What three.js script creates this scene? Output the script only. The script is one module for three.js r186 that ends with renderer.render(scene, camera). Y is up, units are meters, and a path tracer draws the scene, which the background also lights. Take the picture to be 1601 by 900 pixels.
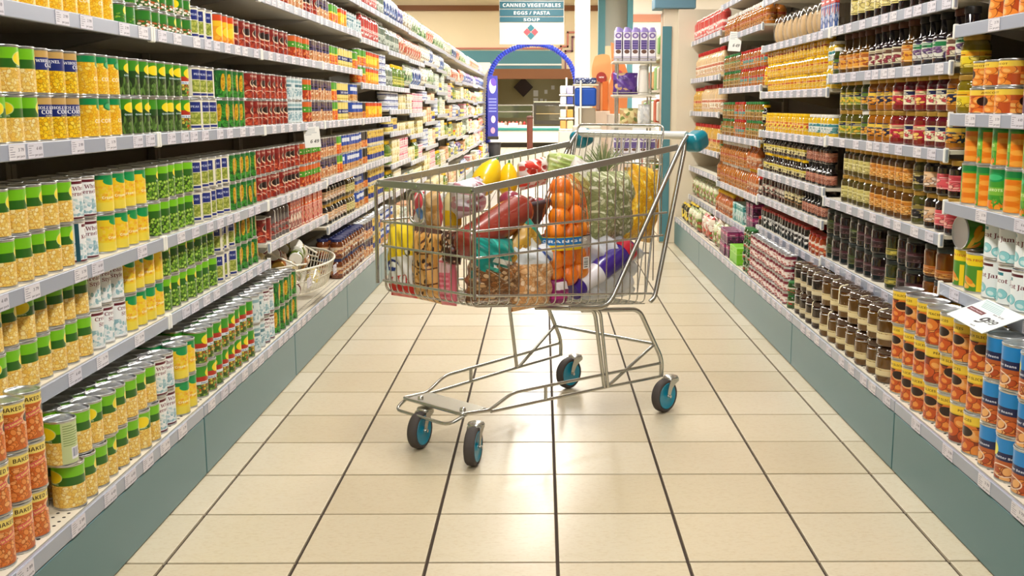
import * as THREE from 'three';
import { RoundedBoxGeometry } from 'three/addons/geometries/RoundedBoxGeometry.js';
import { mergeGeometries } from 'three/addons/utils/BufferGeometryUtils.js';
import { RectAreaLightUniformsLib } from 'three/addons/lights/RectAreaLightUniformsLib.js';
RectAreaLightUniformsLib.init();

// ---------------------------------------------------------------- camera, light, exposure
const scene = new THREE.Scene();
scene.background = new THREE.Color(0x000000);
const camera = new THREE.PerspectiveCamera(2 * Math.atan(450 / 1690) * 180 / Math.PI, 1601 / 900, 0.05, 120);
camera.position.set(0, 1.148, 0);
{
  const pitch = Math.atan(285 / 1690), yaw = -0.45 * Math.PI / 180;   // a shifted lens: the optical axis meets the picture a little right of its middle
  camera.lookAt(Math.sin(-yaw) * Math.cos(pitch), 1.148 - Math.sin(pitch), -Math.cos(yaw) * Math.cos(pitch));
  camera.setViewOffset(1601, 900, -60.5, 0, 1601, 900);
  camera.updateProjectionMatrix();
}
const renderer = new THREE.WebGLRenderer({ antialias: true });
renderer.toneMapping = THREE.LinearToneMapping;
renderer.toneMappingExposure = 1.2;
renderer.shadowMap.enabled = true;
// the hall's fluorescent fittings: [x, z, length along z, strength]
const TUBE_Y = 2.85, TUBE_WARM = 0xfffaf2;
const FITTINGS = [
  [0.0, 4.1, 1.5, 30], [0.0, 1.6, 1.5, 30], [0.0, -0.9, 1.5, 30], [0.0, -3.4, 1.5, 30], [0.0, -5.9, 1.5, 32], [0.0, -8.4, 1.5, 34], [0.0, -10.9, 1.5, 36], [0.0, -12.7, 1.2, 30],
  [0.0, -16.9, 1.5, 60], [0.0, -19.9, 1.5, 130], [3.2, -11.5, 1.5, 90], [3.2, -15, 1.5, 120], [3.2, -19, 1.5, 120], [-3.2, -27.5, 1.5, 120], [0.2, -25, 1.5, 120], [3.6, -25, 1.5, 120], [0.2, -29, 1.5, 110], [-4.2, -31, 1.5, 90], [3.6, -30, 1.5, 110],
];

// ---------------------------------------------------------------- helpers
let seed = 20240611;
const rnd = () => { seed = (seed + 0x6d2b79f5) | 0; let t = Math.imul(seed ^ (seed >>> 15), 1 | seed); t = (t + Math.imul(t ^ (t >>> 7), 61 | t)) ^ t; return ((t ^ (t >>> 14)) >>> 0) / 4294967296; };
const rr = (a, b) => a + (b - a) * rnd();
const pick = (a) => a[Math.floor(rnd() * a.length)];
const V3 = (x, y, z) => new THREE.Vector3(x, y, z);
const used = new Map();
function numbered(name) { const n = used.get(name) || 0; used.set(name, n + 1); return n ? name + '_' + String(n).padStart(3, '0') : name; }
const shadows = (o) => { o.traverse((c) => { if (c.isMesh) { c.castShadow = true; c.receiveShadow = true; } }); return o; };
function tag(o, label, category, group) { o.userData.label = label; o.userData.category = category; if (group) o.userData.group = group; return o; }
function thing(name, label, category, pos = [0, 0, 0], turn = 0, group) {
  const g = new THREE.Group(); g.name = numbered(name); g.position.set(...pos); g.rotation.y = turn; tag(g, label, category, group); scene.add(g); return g;
}
function mesh(name, geo, m, parent) { const o = new THREE.Mesh(geo, m); o.name = parent ? name : numbered(name); o.castShadow = o.receiveShadow = true; (parent || scene).add(o); return o; }
function structure(name, geo, m, parent) { const o = mesh(name, geo, m, parent); if (!parent) o.userData.kind = 'structure'; return o; }
const mat = (color, roughness = 0.6, metalness = 0, extra = {}) => new THREE.MeshStandardMaterial({ color, roughness, metalness, ...extra });
const phys = (color, roughness, extra = {}) => new THREE.MeshPhysicalMaterial({ color, roughness, ...extra });
const box = (w, h, d, x = 0, y = 0, z = 0) => { const g = new THREE.BoxGeometry(w, h, d); g.translate(x, y, z); return g; };
const rbox = (w, h, d, r = 0.005, x = 0, y = 0, z = 0, seg = 2) => { const g = new RoundedBoxGeometry(w, h, d, seg, Math.min(r, w / 2.01, h / 2.01, d / 2.01)); g.translate(x, y, z); return g; };
const cyl = (r0, r1, h, seg, x = 0, y = 0, z = 0, open = false) => { const g = new THREE.CylinderGeometry(r0, r1, h, seg, 1, open); g.translate(x, y, z); return g; };
const lathe = (pts, seg = 20) => new THREE.LatheGeometry(pts.map((p) => new THREE.Vector2(p[0], p[1])), seg);
const merged = (list) => mergeGeometries(list.map((g) => { const q = g.index ? g.toNonIndexed() : g.clone(); for (const k of Object.keys(q.attributes)) if (!['position', 'normal', 'uv'].includes(k)) q.deleteAttribute(k); return q; }));
// a bent tube: straight runs with rounded corners, swept by a circle
function bent(points, r, radial = 8, bend = 0.03, closed = false) {
  const P = points.map((p) => (p.isVector3 ? p.clone() : V3(...p))), out = [], n = P.length;
  for (let i = 0; i < n; i++) {
    if (!closed && (i === 0 || i === n - 1)) { out.push(P[i]); continue; }
    const a = P[(i + n - 1) % n], b = P[i], c = P[(i + 1) % n];
    const d0 = Math.min(bend, a.distanceTo(b) * 0.48), d1 = Math.min(bend, b.distanceTo(c) * 0.48);
    const s = b.clone().lerp(a, d0 / a.distanceTo(b)), e = b.clone().lerp(c, d1 / b.distanceTo(c));
    for (let k = 0; k <= 4; k++) { const t = k / 4; out.push(s.clone().multiplyScalar((1 - t) * (1 - t)).addScaledVector(b, 2 * t * (1 - t)).addScaledVector(e, t * t)); }
  }
  if (closed) out.push(out[0].clone());
  const m = out.length, pos = [], nor = [], uv = [], idx = [];
  let N = null; const T = [];
  for (let i = 0; i < m; i++) {
    const p0 = out[closed && i === 0 ? m - 2 : Math.max(0, i - 1)], p1 = out[closed && i === m - 1 ? 1 : Math.min(m - 1, i + 1)];
    T.push(p1.clone().sub(p0).normalize());
  }
  for (let i = 0; i < m; i++) {
    if (!N) { N = Math.abs(T[0].y) < 0.9 ? V3(0, 1, 0) : V3(1, 0, 0); }
    N = N.clone().addScaledVector(T[i], -N.dot(T[i])).normalize();
    const B = T[i].clone().cross(N);
    for (let k = 0; k <= radial; k++) {
      const a = k / radial * Math.PI * 2, q = N.clone().multiplyScalar(Math.cos(a)).addScaledVector(B, Math.sin(a));
      pos.push(out[i].x + q.x * r, out[i].y + q.y * r, out[i].z + q.z * r); nor.push(q.x, q.y, q.z); uv.push(k / radial, i / m);
    }
  }
  for (let i = 0; i < m - 1; i++) for (let k = 0; k < radial; k++) { const a = i * (radial + 1) + k, b = a + radial + 1; idx.push(a, a + 1, b, b, a + 1, b + 1); }
  if (!closed) for (const [row, dir] of [[0, -1], [m - 1, 1]]) {
    const c = pos.length / 3, o = out[row], t = T[row]; pos.push(o.x, o.y, o.z); nor.push(t.x * dir, t.y * dir, t.z * dir); uv.push(0.5, 0.5);
    for (let k = 0; k < radial; k++) { const a = row * (radial + 1) + k; dir < 0 ? idx.push(c, a + 1, a) : idx.push(c, a, a + 1); }
  }
  const g = new THREE.BufferGeometry();
  g.setAttribute('position', new THREE.Float32BufferAttribute(pos, 3)); g.setAttribute('normal', new THREE.Float32BufferAttribute(nor, 3)); g.setAttribute('uv', new THREE.Float32BufferAttribute(uv, 2)); g.setIndex(idx);
  return g;
}
// print on paper, film and card
function picture(w, h, draw, repeat = false) {
  const c = document.createElement('canvas'); c.width = w; c.height = h; draw(c.getContext('2d'), w, h);
  const t = new THREE.CanvasTexture(c); t.colorSpace = THREE.SRGBColorSpace; t.wrapS = t.wrapT = repeat ? THREE.RepeatWrapping : THREE.ClampToEdgeWrapping; t.anisotropy = 8; return t;
}
const wrap = (draw, w = 512, h = 256) => { const t = picture(w, h, (c) => { for (const k of [0, 1]) { c.save(); c.translate(k * w / 2, 0); c.beginPath(); c.rect(0, 0, w / 2, h); c.clip(); draw(c, w / 2, h); c.restore(); } }); t.wrapS = THREE.RepeatWrapping; return t; };
const fill = (c, col, x, y, w, h) => { c.fillStyle = col; c.fillRect(x, y, w, h); };
const oval = (c, col, x, y, rx, ry, rot = 0) => { c.fillStyle = col; c.beginPath(); c.ellipse(x, y, rx, ry, rot, 0, 7); c.fill(); };
function blobs(c, x, y, w, h, n, cols, rx, ry, edge) {
  c.save(); c.beginPath(); c.rect(x, y, w, h); c.clip();
  for (let i = 0; i < n; i++) { const px = x + rnd() * w, py = y + rnd() * h, s = rr(0.75, 1.2), a = rnd() * 3.1; if (edge) oval(c, edge, px, py, rx * s * 1.18, ry * s * 1.18, a); oval(c, pick(cols), px, py, rx * s, ry * s, a); }
  c.restore();
}
const words = (c, t, x, y, size, col, font = 'sans-serif', weight = 'bold', align = 'center', most) => { c.font = `${weight} ${size}px ${font}`; c.fillStyle = col; c.textAlign = align; c.textBaseline = 'middle'; most ? c.fillText(t, x, y, most) : c.fillText(t, x, y); };
const kernels = (c, y, w, h, cols = ['#f6dc7c', '#f2cf5a', '#fae89c', '#eec24a'], edge = '#c9902c') => { fill(c, cols[1], 0, y, w, h); blobs(c, 0, y, w, h, 190, cols, 13, 10, edge); };
// ---------------------------------------------------------------- the hall: floor tiles, ceiling, walls
const TILE = 0.3333, TX0 = 0.038, TZ0 = -2.605;
{
  const floor = structure('floor', box(24, 0.2, 46, 0, -0.108, -15), mat(0x3a2c20, 0.85));
  const speck = picture(256, 256, (c, w, h) => { fill(c, '#ffffff', 0, 0, w, h); for (let i = 0; i < 2600; i++) { c.globalAlpha = rr(0.03, 0.1); oval(c, pick(['#b99b6a', '#fff8e4', '#c8ab7a', '#e9d9b4']), rnd() * w, rnd() * h, rr(1, 7), rr(0.6, 2.4), rr(-0.2, 0.2)); } c.globalAlpha = 1; }, true);
  const tones = [0xd3c7ad, 0xcfc2a6, 0xd6cab1, 0xcdbfa2, 0xd2c5aa];
  const mats = tones.map((t) => phys(t, 0.3, { map: speck, clearcoat: 0.35, clearcoatRoughness: 0.22, specularIntensity: 0.6 }));
  const tileGeo = rbox(TILE - 0.0085, 0.012, TILE - 0.0085, 0.0016, 0, 0, 0, 1);
  for (let j = -3; j < 30; j++) for (let i = -4; i < 4; i++) {
    const x = TX0 + (i + 0.5) * TILE, z = TZ0 - (j - 0.5) * TILE - TILE;
    if (x < -1.3 || x > 1.3) continue;
    const t = mesh('tile', tileGeo, pick(mats), floor); t.position.set(x, -0.0065 + rr(-0.0004, 0.0004), z);
  }
  // farther rows and the other aisles: the same tiles, too small to pick apart
  const far = [], slabGeo = box(TILE - 0.0085, 0.012, TILE - 0.0085);
  const zEnd = TZ0 - 29.5 * TILE;
  for (let z = zEnd - TILE; z > -36; z -= TILE) for (let x = TX0 - 13.5 * TILE; x < 6; x += TILE) { if (z < -22 || (x > -1.4 && (x < 1.4 || z < -9))) { const g = slabGeo.clone(); g.translate(x, -0.0065, z); far.push(g); } }
  const rest = mesh('tile_field', merged(far), mats[0], floor); rest.userData.kind = 'stuff';
}
{
  const cream = mat(0xf3ead8, 0.9), white = mat(0xf2f0ea, 0.9);
  structure('ceiling', box(24, 0.2, 46, 0, 5.3, -15), white);
  structure('wall_left', box(0.2, 5.4, 46, -12, 2.6, -15), cream);
  structure('wall_right', box(0.2, 5.4, 46, 12, 2.6, -15), cream);
  structure('wall_front', box(24, 5.4, 0.2, 0, 2.6, 8), cream);
}
{
  const glow = new THREE.MeshStandardMaterial({ color: 0xffffff, emissive: TUBE_WARM, emissiveIntensity: 4, roughness: 0.5 });
  const tray = mat(0xf0f0ee, 0.5), rod = mat(0xcfcfcf, 0.4, 0.7);
  FITTINGS.forEach(([x, z, len, s], i) => {
    const y = Math.max(TUBE_Y, 1.5 + 0.0986 * -z), f = thing('ceiling_light', `white twin tube fluorescent fitting, ${['first', 'second', 'third', 'fourth', 'fifth', 'sixth', 'seventh', 'eighth', 'ninth', 'tenth'][i % 10]} of the ${i < 10 ? 'row above the aisle' : 'others beyond the aisle'}`, 'ceiling light', [x, y, z], 0, 'fluorescent fittings over the shop floor');
    mesh('housing', rbox(0.34, 0.06, len + 0.06, 0.01, 0, 0.06, 0), tray, f);
    for (const sx of [-0.08, 0.08]) { const g = cyl(0.019, 0.019, len, 10); g.rotateX(Math.PI / 2); g.translate(sx, 0.008, 0); mesh('tube', g, glow, f); }
    for (const sz of [-0.5, 0.5]) mesh('rod', cyl(0.006, 0.006, 1.6, 6, 0, 0.89, sz * len), rod, f);
    const l = new THREE.RectAreaLight(TUBE_WARM, s, 0.3, len); l.position.set(x, y - 0.025, z); l.rotation.x = -Math.PI / 2; scene.add(l);
  });
}
// ---------------------------------------------------------------- printed labels
const LIME = '#76c21b', DKGREEN = '#2c661c', OVALY = '#f8dc1e';
const ovalBrand = (c, w, h, top, mid, x = 0.72) => { fill(c, LIME, 0, 0, w, h * top); fill(c, DKGREEN, 0, h * top, w, h * (mid - top)); oval(c, '#d7e08a', w * x, h * top, w * 0.235, h * 0.165); oval(c, OVALY, w * x, h * top, w * 0.215, h * 0.15); words(c, 'Sweetcorn', w * 0.72, h * (mid - 0.045), 15, '#dfeccb'); };
const fruit = (c, x, y, r, base, dark, hi) => { oval(c, dark, x, y, r * 1.08, r * 1.08); oval(c, base, x, y, r, r); oval(c, hi, x - r * 0.2, y + r * 0.25, r * 0.55, r * 0.42, 0.5); };
const P = {
  sweetcorn: (c, w, h) => { ovalBrand(c, w, h, 0.25, 0.46); kernels(c, h * 0.46, w, h * 0.54, ['#f5dc86', '#f0cd66', '#f8e6a6', '#ecc257'], '#cf9a3c'); },
  navyCorn: (c, w, h) => { fill(c, '#c9a25c', 0, 0, w, h * 0.16); fill(c, '#1d2c74', 0, h * 0.16, w, h * 0.3); words(c, 'WHOLE KERNEL', w / 2, h * 0.24, 25, '#fff', 'serif'); words(c, 'CORN', w / 2, h * 0.345, 36, '#fff', 'serif'); words(c, 'in brine', w / 2, h * 0.43, 14, '#e8d9a0', 'serif'); kernels(c, h * 0.46, w, h * 0.54, ['#f7d127', '#f2c212', '#fbe04f', '#e8b00f'], '#a8780c'); },
  yellowCorn: (c, w, h) => { fill(c, '#0f8b4c', 0, 0, w, h * 0.22); kernels(c, h * 0.17, w, h * 0.83, ['#f6cf3f', '#f3c224', '#f9dc63', '#efb21d'], '#d18f16'); fill(c, '#0f8b4c', 0, 0, w, h * 0.15); oval(c, '#0b7a43', w * 0.62, h * 0.2, w * 0.2, h * 0.12); oval(c, '#3fae6c', w * 0.62, h * 0.2, w * 0.15, h * 0.08); words(c, 'CORN', w * 0.55, h * 0.6, 38, '#fff0cf'); },
  lemonCorn: (c, w, h) => { fill(c, '#f4cf27', 0, 0, w, h); fill(c, '#f0d94a', 0, h * 0.75, w, h * 0.25); fill(c, '#0f8b4c', 0, 0, w, h * 0.12); oval(c, '#12964f', w * 0.5, h * 0.16, w * 0.24, h * 0.12); blobs(c, 0, h * 0.3, w, h * 0.4, 60, ['#f3b92c', '#f6d050', '#eda524'], 12, 9); words(c, 'Cream Corn', w * 0.5, h * 0.62, 26, '#fff6d0'); },
  creamCorn: (c, w, h) => { fill(c, '#eef0f0', 0, 0, w, h); fill(c, '#5f1626', w * 0.08, h * 0.03, w * 0.6, h * 0.07); words(c, 'Whole', w * 0.42, h * 0.22, 36, '#6a1a2e', 'serif'); words(c, 'Kernel Corn', w * 0.46, h * 0.36, 34, '#6a1a2e', 'serif', 'bold', 'center', w * 0.82); blobs(c, 0, h * 0.48, w, h * 0.46, 80, ['#bcd3d8', '#8fb6c0', '#dbe6e6', '#a9c6cd'], 14, 9); fill(c, '#5f1626', 0, h * 0.96, w, h * 0.04); fill(c, '#1d4d5c', w * 0.9, 0, w * 0.1, h); },
  creamStyle: (c, w, h) => { fill(c, '#eef0f0', 0, 0, w, h); fill(c, '#5f1626', w * 0.08, h * 0.03, w * 0.6, h * 0.07); words(c, 'Cream', w * 0.4, h * 0.2, 38, '#6a1a2e', 'serif'); words(c, 'Style', w * 0.44, h * 0.36, 38, '#6a1a2e', 'serif'); blobs(c, 0, h * 0.5, w, h * 0.44, 70, ['#bcd3d8', '#8fb6c0', '#dbe6e6', '#9fc3c6'], 14, 9); fill(c, '#1d4d5c', w * 0.86, 0, w * 0.14, h); },
  peas: (c, w, h) => { fill(c, LIME, 0, 0, w, h * 0.22); fill(c, DKGREEN, 0, h * 0.22, w, h * 0.22); fill(c, '#33501c', 0, h * 0.44, w, h * 0.56); blobs(c, 0, h * 0.44, w, h * 0.56, 110, ['#8fbf3a', '#6fa52c', '#b2d55a', '#5d8f28'], 11, 11, '#2f5018'); oval(c, OVALY, w * 0.72, h * 0.24, w * 0.19, h * 0.14); words(c, 'Peas', w * 0.6, h * 0.4, 20, '#dfeccb'); },
  beans: (c, w, h) => { fill(c, '#3f8f1f', 0, 0, w, h * 0.3); fill(c, '#1f4a1a', 0, h * 0.3, w, h * 0.2); fill(c, '#22361a', 0, h * 0.5, w, h * 0.5); c.save(); c.beginPath(); c.rect(0, h * 0.5, w, h * 0.5); c.clip(); for (let i = 0; i < 60; i++) oval(c, pick(['#4a6b2c', '#5d8238', '#36531f', '#6f9444']), rnd() * w, h * rr(0.5, 1), 30, 7, rr(0.8, 2.2)); c.restore(); oval(c, OVALY, w * 0.5, h * 0.24, w * 0.24, h * 0.15); words(c, 'Green Beans', w * 0.5, h * 0.44, 20, '#cfe0e8'); },
  mixed: (c, w, h) => { fill(c, '#3f9a24', 0, 0, w, h * 0.34); fill(c, '#b4311f', 0, h * 0.34, w, h * 0.16); fill(c, '#dfe8f0', 0, h * 0.5, w, h * 0.1); fill(c, '#3d5a22', 0, h * 0.6, w, h * 0.4); blobs(c, 0, h * 0.6, w, h * 0.4, 80, ['#8fae4a', '#d8c04a', '#6d9430', '#c2601f'], 12, 10, '#34501d'); oval(c, OVALY, w * 0.6, h * 0.24, w * 0.22, h * 0.16); words(c, 'Peas & Carrots', w * 0.5, h * 0.55, 20, '#234a8a'); },
  navyPeas: (c, w, h) => { fill(c, '#e9e4cf', 0, 0, w, h); for (const k of [0, 0.5]) { fill(c, '#22307c', w * (k + 0.06), h * 0.06, w * 0.38, h * 0.34); fill(c, '#8d9a3a', w * (k + 0.06), h * 0.42, w * 0.38, h * 0.42); blobs(c, w * (k + 0.06), h * 0.42, w * 0.38, h * 0.42, 40, ['#a7b04a', '#7b8a30', '#bcc060'], 9, 9); fill(c, '#22307c', w * (k + 0.06), h * 0.88, w * 0.38, h * 0.08); words(c, 'PEAS', w * (k + 0.25), h * 0.22, 26, '#dfe6f4', 'serif'); } },
  cob: (c, w, h) => { fill(c, '#256c24', 0, 0, w, h); blobs(c, 0, 0, w, h, 90, ['#35892c', '#1c5a1e', '#469c36', '#174a1a'], 8, 30); for (const x of [0.2, 0.52, 0.82]) { oval(c, '#d9a51e', w * x, h * (0.5 + rr(-0.08, 0.08)), w * 0.085, h * 0.34, rr(-0.25, 0.25)); blobs(c, w * (x - 0.055), h * 0.26, w * 0.11, h * 0.5, 30, ['#f0cc48', '#d9a420', '#b97f14'], 6, 5, '#a06c10'); } fill(c, '#166b2c', 0, 0, w, h * 0.12); },
  tomato: (c, w, h) => { fill(c, '#7c1d18', 0, 0, w, h); for (let i = 0; i < 14; i++) fruit(c, rnd() * w, h * rr(0.36, 1), 30, pick(['#a83020', '#94261c', '#b8402a']), '#4c0f0c', pick(['#cf5a3c', '#d8744e'])); fill(c, '#8a2420', 0, 0, w, h * 0.22); oval(c, '#e8c8a8', w * 0.5, h * 0.4, w * 0.25, h * 0.17); oval(c, '#22110e', w * 0.5, h * 0.37, w * 0.21, h * 0.14); words(c, 'TOMATO', w * 0.5, h * 0.11, 28, '#e8d0b8'); c.strokeStyle = '#e8d8c0'; c.lineWidth = 6; c.beginPath(); c.ellipse(w * 0.34, h * 0.86, w * 0.3, h * 0.16, 0.3, 3.2, 5.6); c.stroke(); },
  teal: (c, w, h) => { fill(c, '#d9e4e6', 0, 0, w, h); fill(c, '#8fb3bb', 0, h * 0.1, w, h * 0.12); fill(c, '#54808c', w * 0.12, h * 0.3, w * 0.7, h * 0.12); blobs(c, 0, h * 0.5, w, h * 0.4, 50, ['#a6c3ca', '#c9dbde', '#86aab5'], 14, 9); },
  bean4: (c, w, h) => { fill(c, '#d9662a', 0, 0, w, h * 0.25); fill(c, '#4d9a2a', 0, h * 0.25, w, h * 0.28); for (let i = 0; i < 3; i++) oval(c, '#f0e6b8', w * (0.2 + 0.3 * i), h * 0.4, 11, 9); fill(c, '#b83c1c', 0, h * 0.53, w, h * 0.47); blobs(c, 0, h * 0.55, w, h * 0.45, 34, ['#d8552c', '#e88a4a', '#a52f18'], 20, 14, '#7d2413'); },
  plum: (c, w, h) => { fill(c, '#6b5a50', 0, 0, w, h * 0.3); blobs(c, 0, 0, w, h * 0.35, 26, ['#5a4870', '#7a685c', '#463a55'], 20, 14); fill(c, '#dba878', 0, h * 0.38, w, h * 0.62); blobs(c, 0, h * 0.4, w, h * 0.6, 26, ['#e9c7a0', '#d3915c', '#b86f42', '#f0d8b4'], 26, 16, '#a3623a'); fill(c, '#3f3a66', w * 0.2, h * 0.36, w * 0.6, h * 0.12); },
  lemonNavy: (c, w, h) => { fill(c, '#ead77c', 0, 0, w, h); fill(c, '#28326c', 0, h * 0.4, w, h * 0.26); words(c, 'SOUP', w * 0.5, h * 0.53, 38, '#e9edf6'); fill(c, '#c9b04a', 0, h * 0.86, w, h * 0.08); },
  orange: (c, w, h) => { fill(c, '#f0a024', 0, 0, w, h); fill(c, '#d8481c', 0, 0, w, h * 0.22); fill(c, '#f6c42a', 0, h * 0.22, w, h * 0.2); oval(c, '#f8d838', w * 0.5, h * 0.6, w * 0.28, h * 0.2); blobs(c, 0, h * 0.75, w, h * 0.25, 26, ['#f2b03a', '#e47f1c'], 18, 12); },
  green4: (c, w, h) => { fill(c, '#5aa336', 0, 0, w, h * 0.45); fill(c, '#e0662a', 0, h * 0.45, w, h * 0.55); fill(c, '#e8d34a', 0, h * 0.38, w, h * 0.1); blobs(c, 0, h * 0.55, w, h * 0.45, 30, ['#f0903a', '#cf4a20', '#f2b84a'], 18, 13); },
  blue: (c, w, h) => { fill(c, '#2d4fa8', 0, 0, w, h * 0.6); fill(c, '#dfe5f0', w * 0.15, h * 0.14, w * 0.5, h * 0.24); fill(c, '#c98a4a', 0, h * 0.6, w, h * 0.4); blobs(c, 0, h * 0.6, w, h * 0.4, 30, ['#d9a868', '#a86a34', '#efd09a'], 18, 12); },
  dark: (c, w, h) => { fill(c, '#2a2622', 0, 0, w, h * 0.55); fill(c, '#d97a34', 0, h * 0.55, w, h * 0.45); blobs(c, 0, h * 0.6, w, h * 0.4, 24, ['#eaa050', '#bd5a22'], 18, 12); },
  gold: (c, w, h) => { fill(c, '#e3c256', 0, 0, w, h * 0.5); fill(c, '#2c3d8c', 0, h * 0.5, w, h * 0.34); fill(c, '#e6d9a8', 0, h * 0.84, w, h * 0.16); blobs(c, 0, h * 0.1, w, h * 0.4, 26, ['#b9822e', '#f0d880', '#8c5a24'], 14, 10); },
  mushroom: (c, w, h) => { fill(c, '#2f7c26', 0, 0, w, h * 0.5); fill(c, '#3c6a28', 0, h * 0.5, w, h * 0.5); oval(c, OVALY, w * 0.7, h * 0.34, w * 0.16, h * 0.26); blobs(c, 0, h * 0.58, w, h * 0.42, 22, ['#efe3cb', '#d9b08a', '#b8632f', '#f6f0e0'], 18, 14, '#4a3420'); },
  smallPeas: (c, w, h) => { fill(c, '#2f7c26', 0, 0, w, h); oval(c, OVALY, w * 0.7, h * 0.3, w * 0.15, h * 0.24); blobs(c, 0, h * 0.45, w, h * 0.55, 50, ['#6fa52c', '#8fbf3a', '#4c7a22'], 11, 11, '#26451a'); },
  tuna: (c, w, h) => { fill(c, '#dde2ec', 0, 0, w, h); fill(c, '#303f86', 0, h * 0.3, w, h * 0.22); fill(c, '#8f9cc0', w * 0.2, h * 0.62, w * 0.5, h * 0.14); fill(c, '#303f86', w * 0.5, 0, w * 0.1, h); },
  peach: (c, w, h) => { fill(c, '#8a3514', 0, h * 0.28, w, h * 0.72); for (let i = 0; i < 13; i++) { const x = rnd() * w, y = h * rr(0.36, 1), r = rr(34, 56); fruit(c, x, y, r, pick(['#dc7a2c', '#c9551f', '#e58f3a']), '#6f260f', pick(['#f0ab58', '#eb9440'])); } oval(c, '#e8b070', w * 0.68, h * 0.46, w * 0.2, h * 0.15); oval(c, '#27140f', w * 0.66, h * 0.43, w * 0.17, h * 0.13); fill(c, '#f0cd3c', 0, 0, w, h * 0.25); fill(c, '#d8ae26', 0, h * 0.22, w, h * 0.03); words(c, 'PEACH SLICES', w * 0.5, h * 0.12, 23, '#5a3a10'); },
  blueBean: (c, w, h) => { fill(c, '#1b86cf', 0, 0, w, h * 0.34); fill(c, '#15214f', 0, h * 0.34, w, h * 0.2); fill(c, '#b95a26', 0, h * 0.54, w, h * 0.46); blobs(c, 0, h * 0.56, w, h * 0.44, 26, ['#e08a3c', '#d2682a', '#efb06a', '#b84c1e'], 24, 18, '#7d3215'); oval(c, '#e9e24a', w * 0.26, h * 0.3, w * 0.16, h * 0.17); words(c, 'Butter Beans', w * 0.6, h * 0.45, 20, '#e8ecf6'); c.strokeStyle = '#f3d9c0'; c.lineWidth = 7; c.beginPath(); c.ellipse(w * 0.5, h * 0.78, w * 0.25, h * 0.15, 0, 0, 7); c.stroke(); },
  carrot: (c, w, h) => { fill(c, '#3f9a2c', 0, 0, w, h); fill(c, '#0f7c3c', 0, 0, w, h * 0.15); fill(c, '#7bb83a', 0, h * 0.45, w, h * 0.2); for (const x of [0.74]) { fill(c, '#f08c1e', w * (x - 0.2), h * 0.2, w * 0.42, h * 0.8); for (let i = 0; i < 6; i++) oval(c, i % 2 ? '#f6a63c' : '#e97a14', w * x, h * (0.27 + i * 0.13), w * 0.2, h * 0.065); } blobs(c, 0, h * 0.78, w * 0.5, h * 0.22, 14, ['#f29a2a', '#ea7a12'], 22, 14); c.strokeStyle = '#2f7a22'; c.lineWidth = 6; oval(c, '#12964f', w * 0.28, h * 0.2, w * 0.22, h * 0.12); oval(c, '#3cc07a', w * 0.28, h * 0.2, w * 0.17, h * 0.075); words(c, 'CARROTS', w * 0.27, h * 0.52, 24, '#e2f0b8'); for (let i = 0; i < 7; i++) oval(c, pick(['#3b8a2a', '#6aa83a']), w * rr(0.3, 0.55), h * rr(0.66, 0.86), 18, 5, rnd() * 3); },
  jam: (c, w, h) => { fill(c, '#eef3f2', 0, 0, w, h); fill(c, '#54131f', w * 0.1, h * 0.05, w * 0.66, h * 0.07); fill(c, '#2b7c86', w * 0.16, h * 0.16, w * 0.36, h * 0.08); words(c, 'Apricot Jam', w * 0.5, h * 0.38, 42, '#641b2c', 'serif', 'bold', 'center', w * 0.92); for (let i = 0; i < 8; i++) fruit(c, rnd() * w, h * rr(0.66, 1), 32, '#8fd0d4', '#4f9aa4', '#d2ecec'); },
  prune: (c, w, h) => { fill(c, '#c9a58a', 0, 0, w, h); for (let i = 0; i < 12; i++) fruit(c, rnd() * w, h * rr(0.45, 1), 36, '#4a2a4c', '#2a142c', '#6b4468'); fill(c, '#f0cb38', 0, 0, w, h * 0.26); words(c, 'PRUNES', w * 0.5, h * 0.14, 32, '#7a5312'); oval(c, '#2a1620', w * 0.7, h * 0.38, w * 0.19, h * 0.12); },
  pear: (c, w, h) => { fill(c, '#d9b48c', 0, 0, w, h); for (let i = 0; i < 9; i++) { const x = rnd() * w, y = h * rr(0.55, 0.95); oval(c, '#6f9a24', x, y, 32, 42, rr(-0.4, 0.4)); oval(c, '#a6c84a', x, y + 6, 26, 32, rr(-0.4, 0.4)); } fill(c, '#f0cb38', 0, 0, w, h * 0.26); words(c, 'PEARS', w * 0.5, h * 0.14, 32, '#7a5312'); oval(c, '#2a1620', w * 0.7, h * 0.38, w * 0.19, h * 0.12); },
  apricot: (c, w, h) => { fill(c, '#c2521f', 0, 0, w, h); for (let i = 0; i < 12; i++) fruit(c, rnd() * w, h * rr(0.35, 1), 44, pick(['#ee8f34', '#e5762a']), '#8e3412', '#f8b964'); fill(c, '#f3cf4a', 0, 0, w, h * 0.24); words(c, 'APRICOT', w * 0.5, h * 0.13, 28, '#7a4a12'); oval(c, '#2b1410', w * 0.34, h * 0.5, w * 0.16, h * 0.2); },
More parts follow.
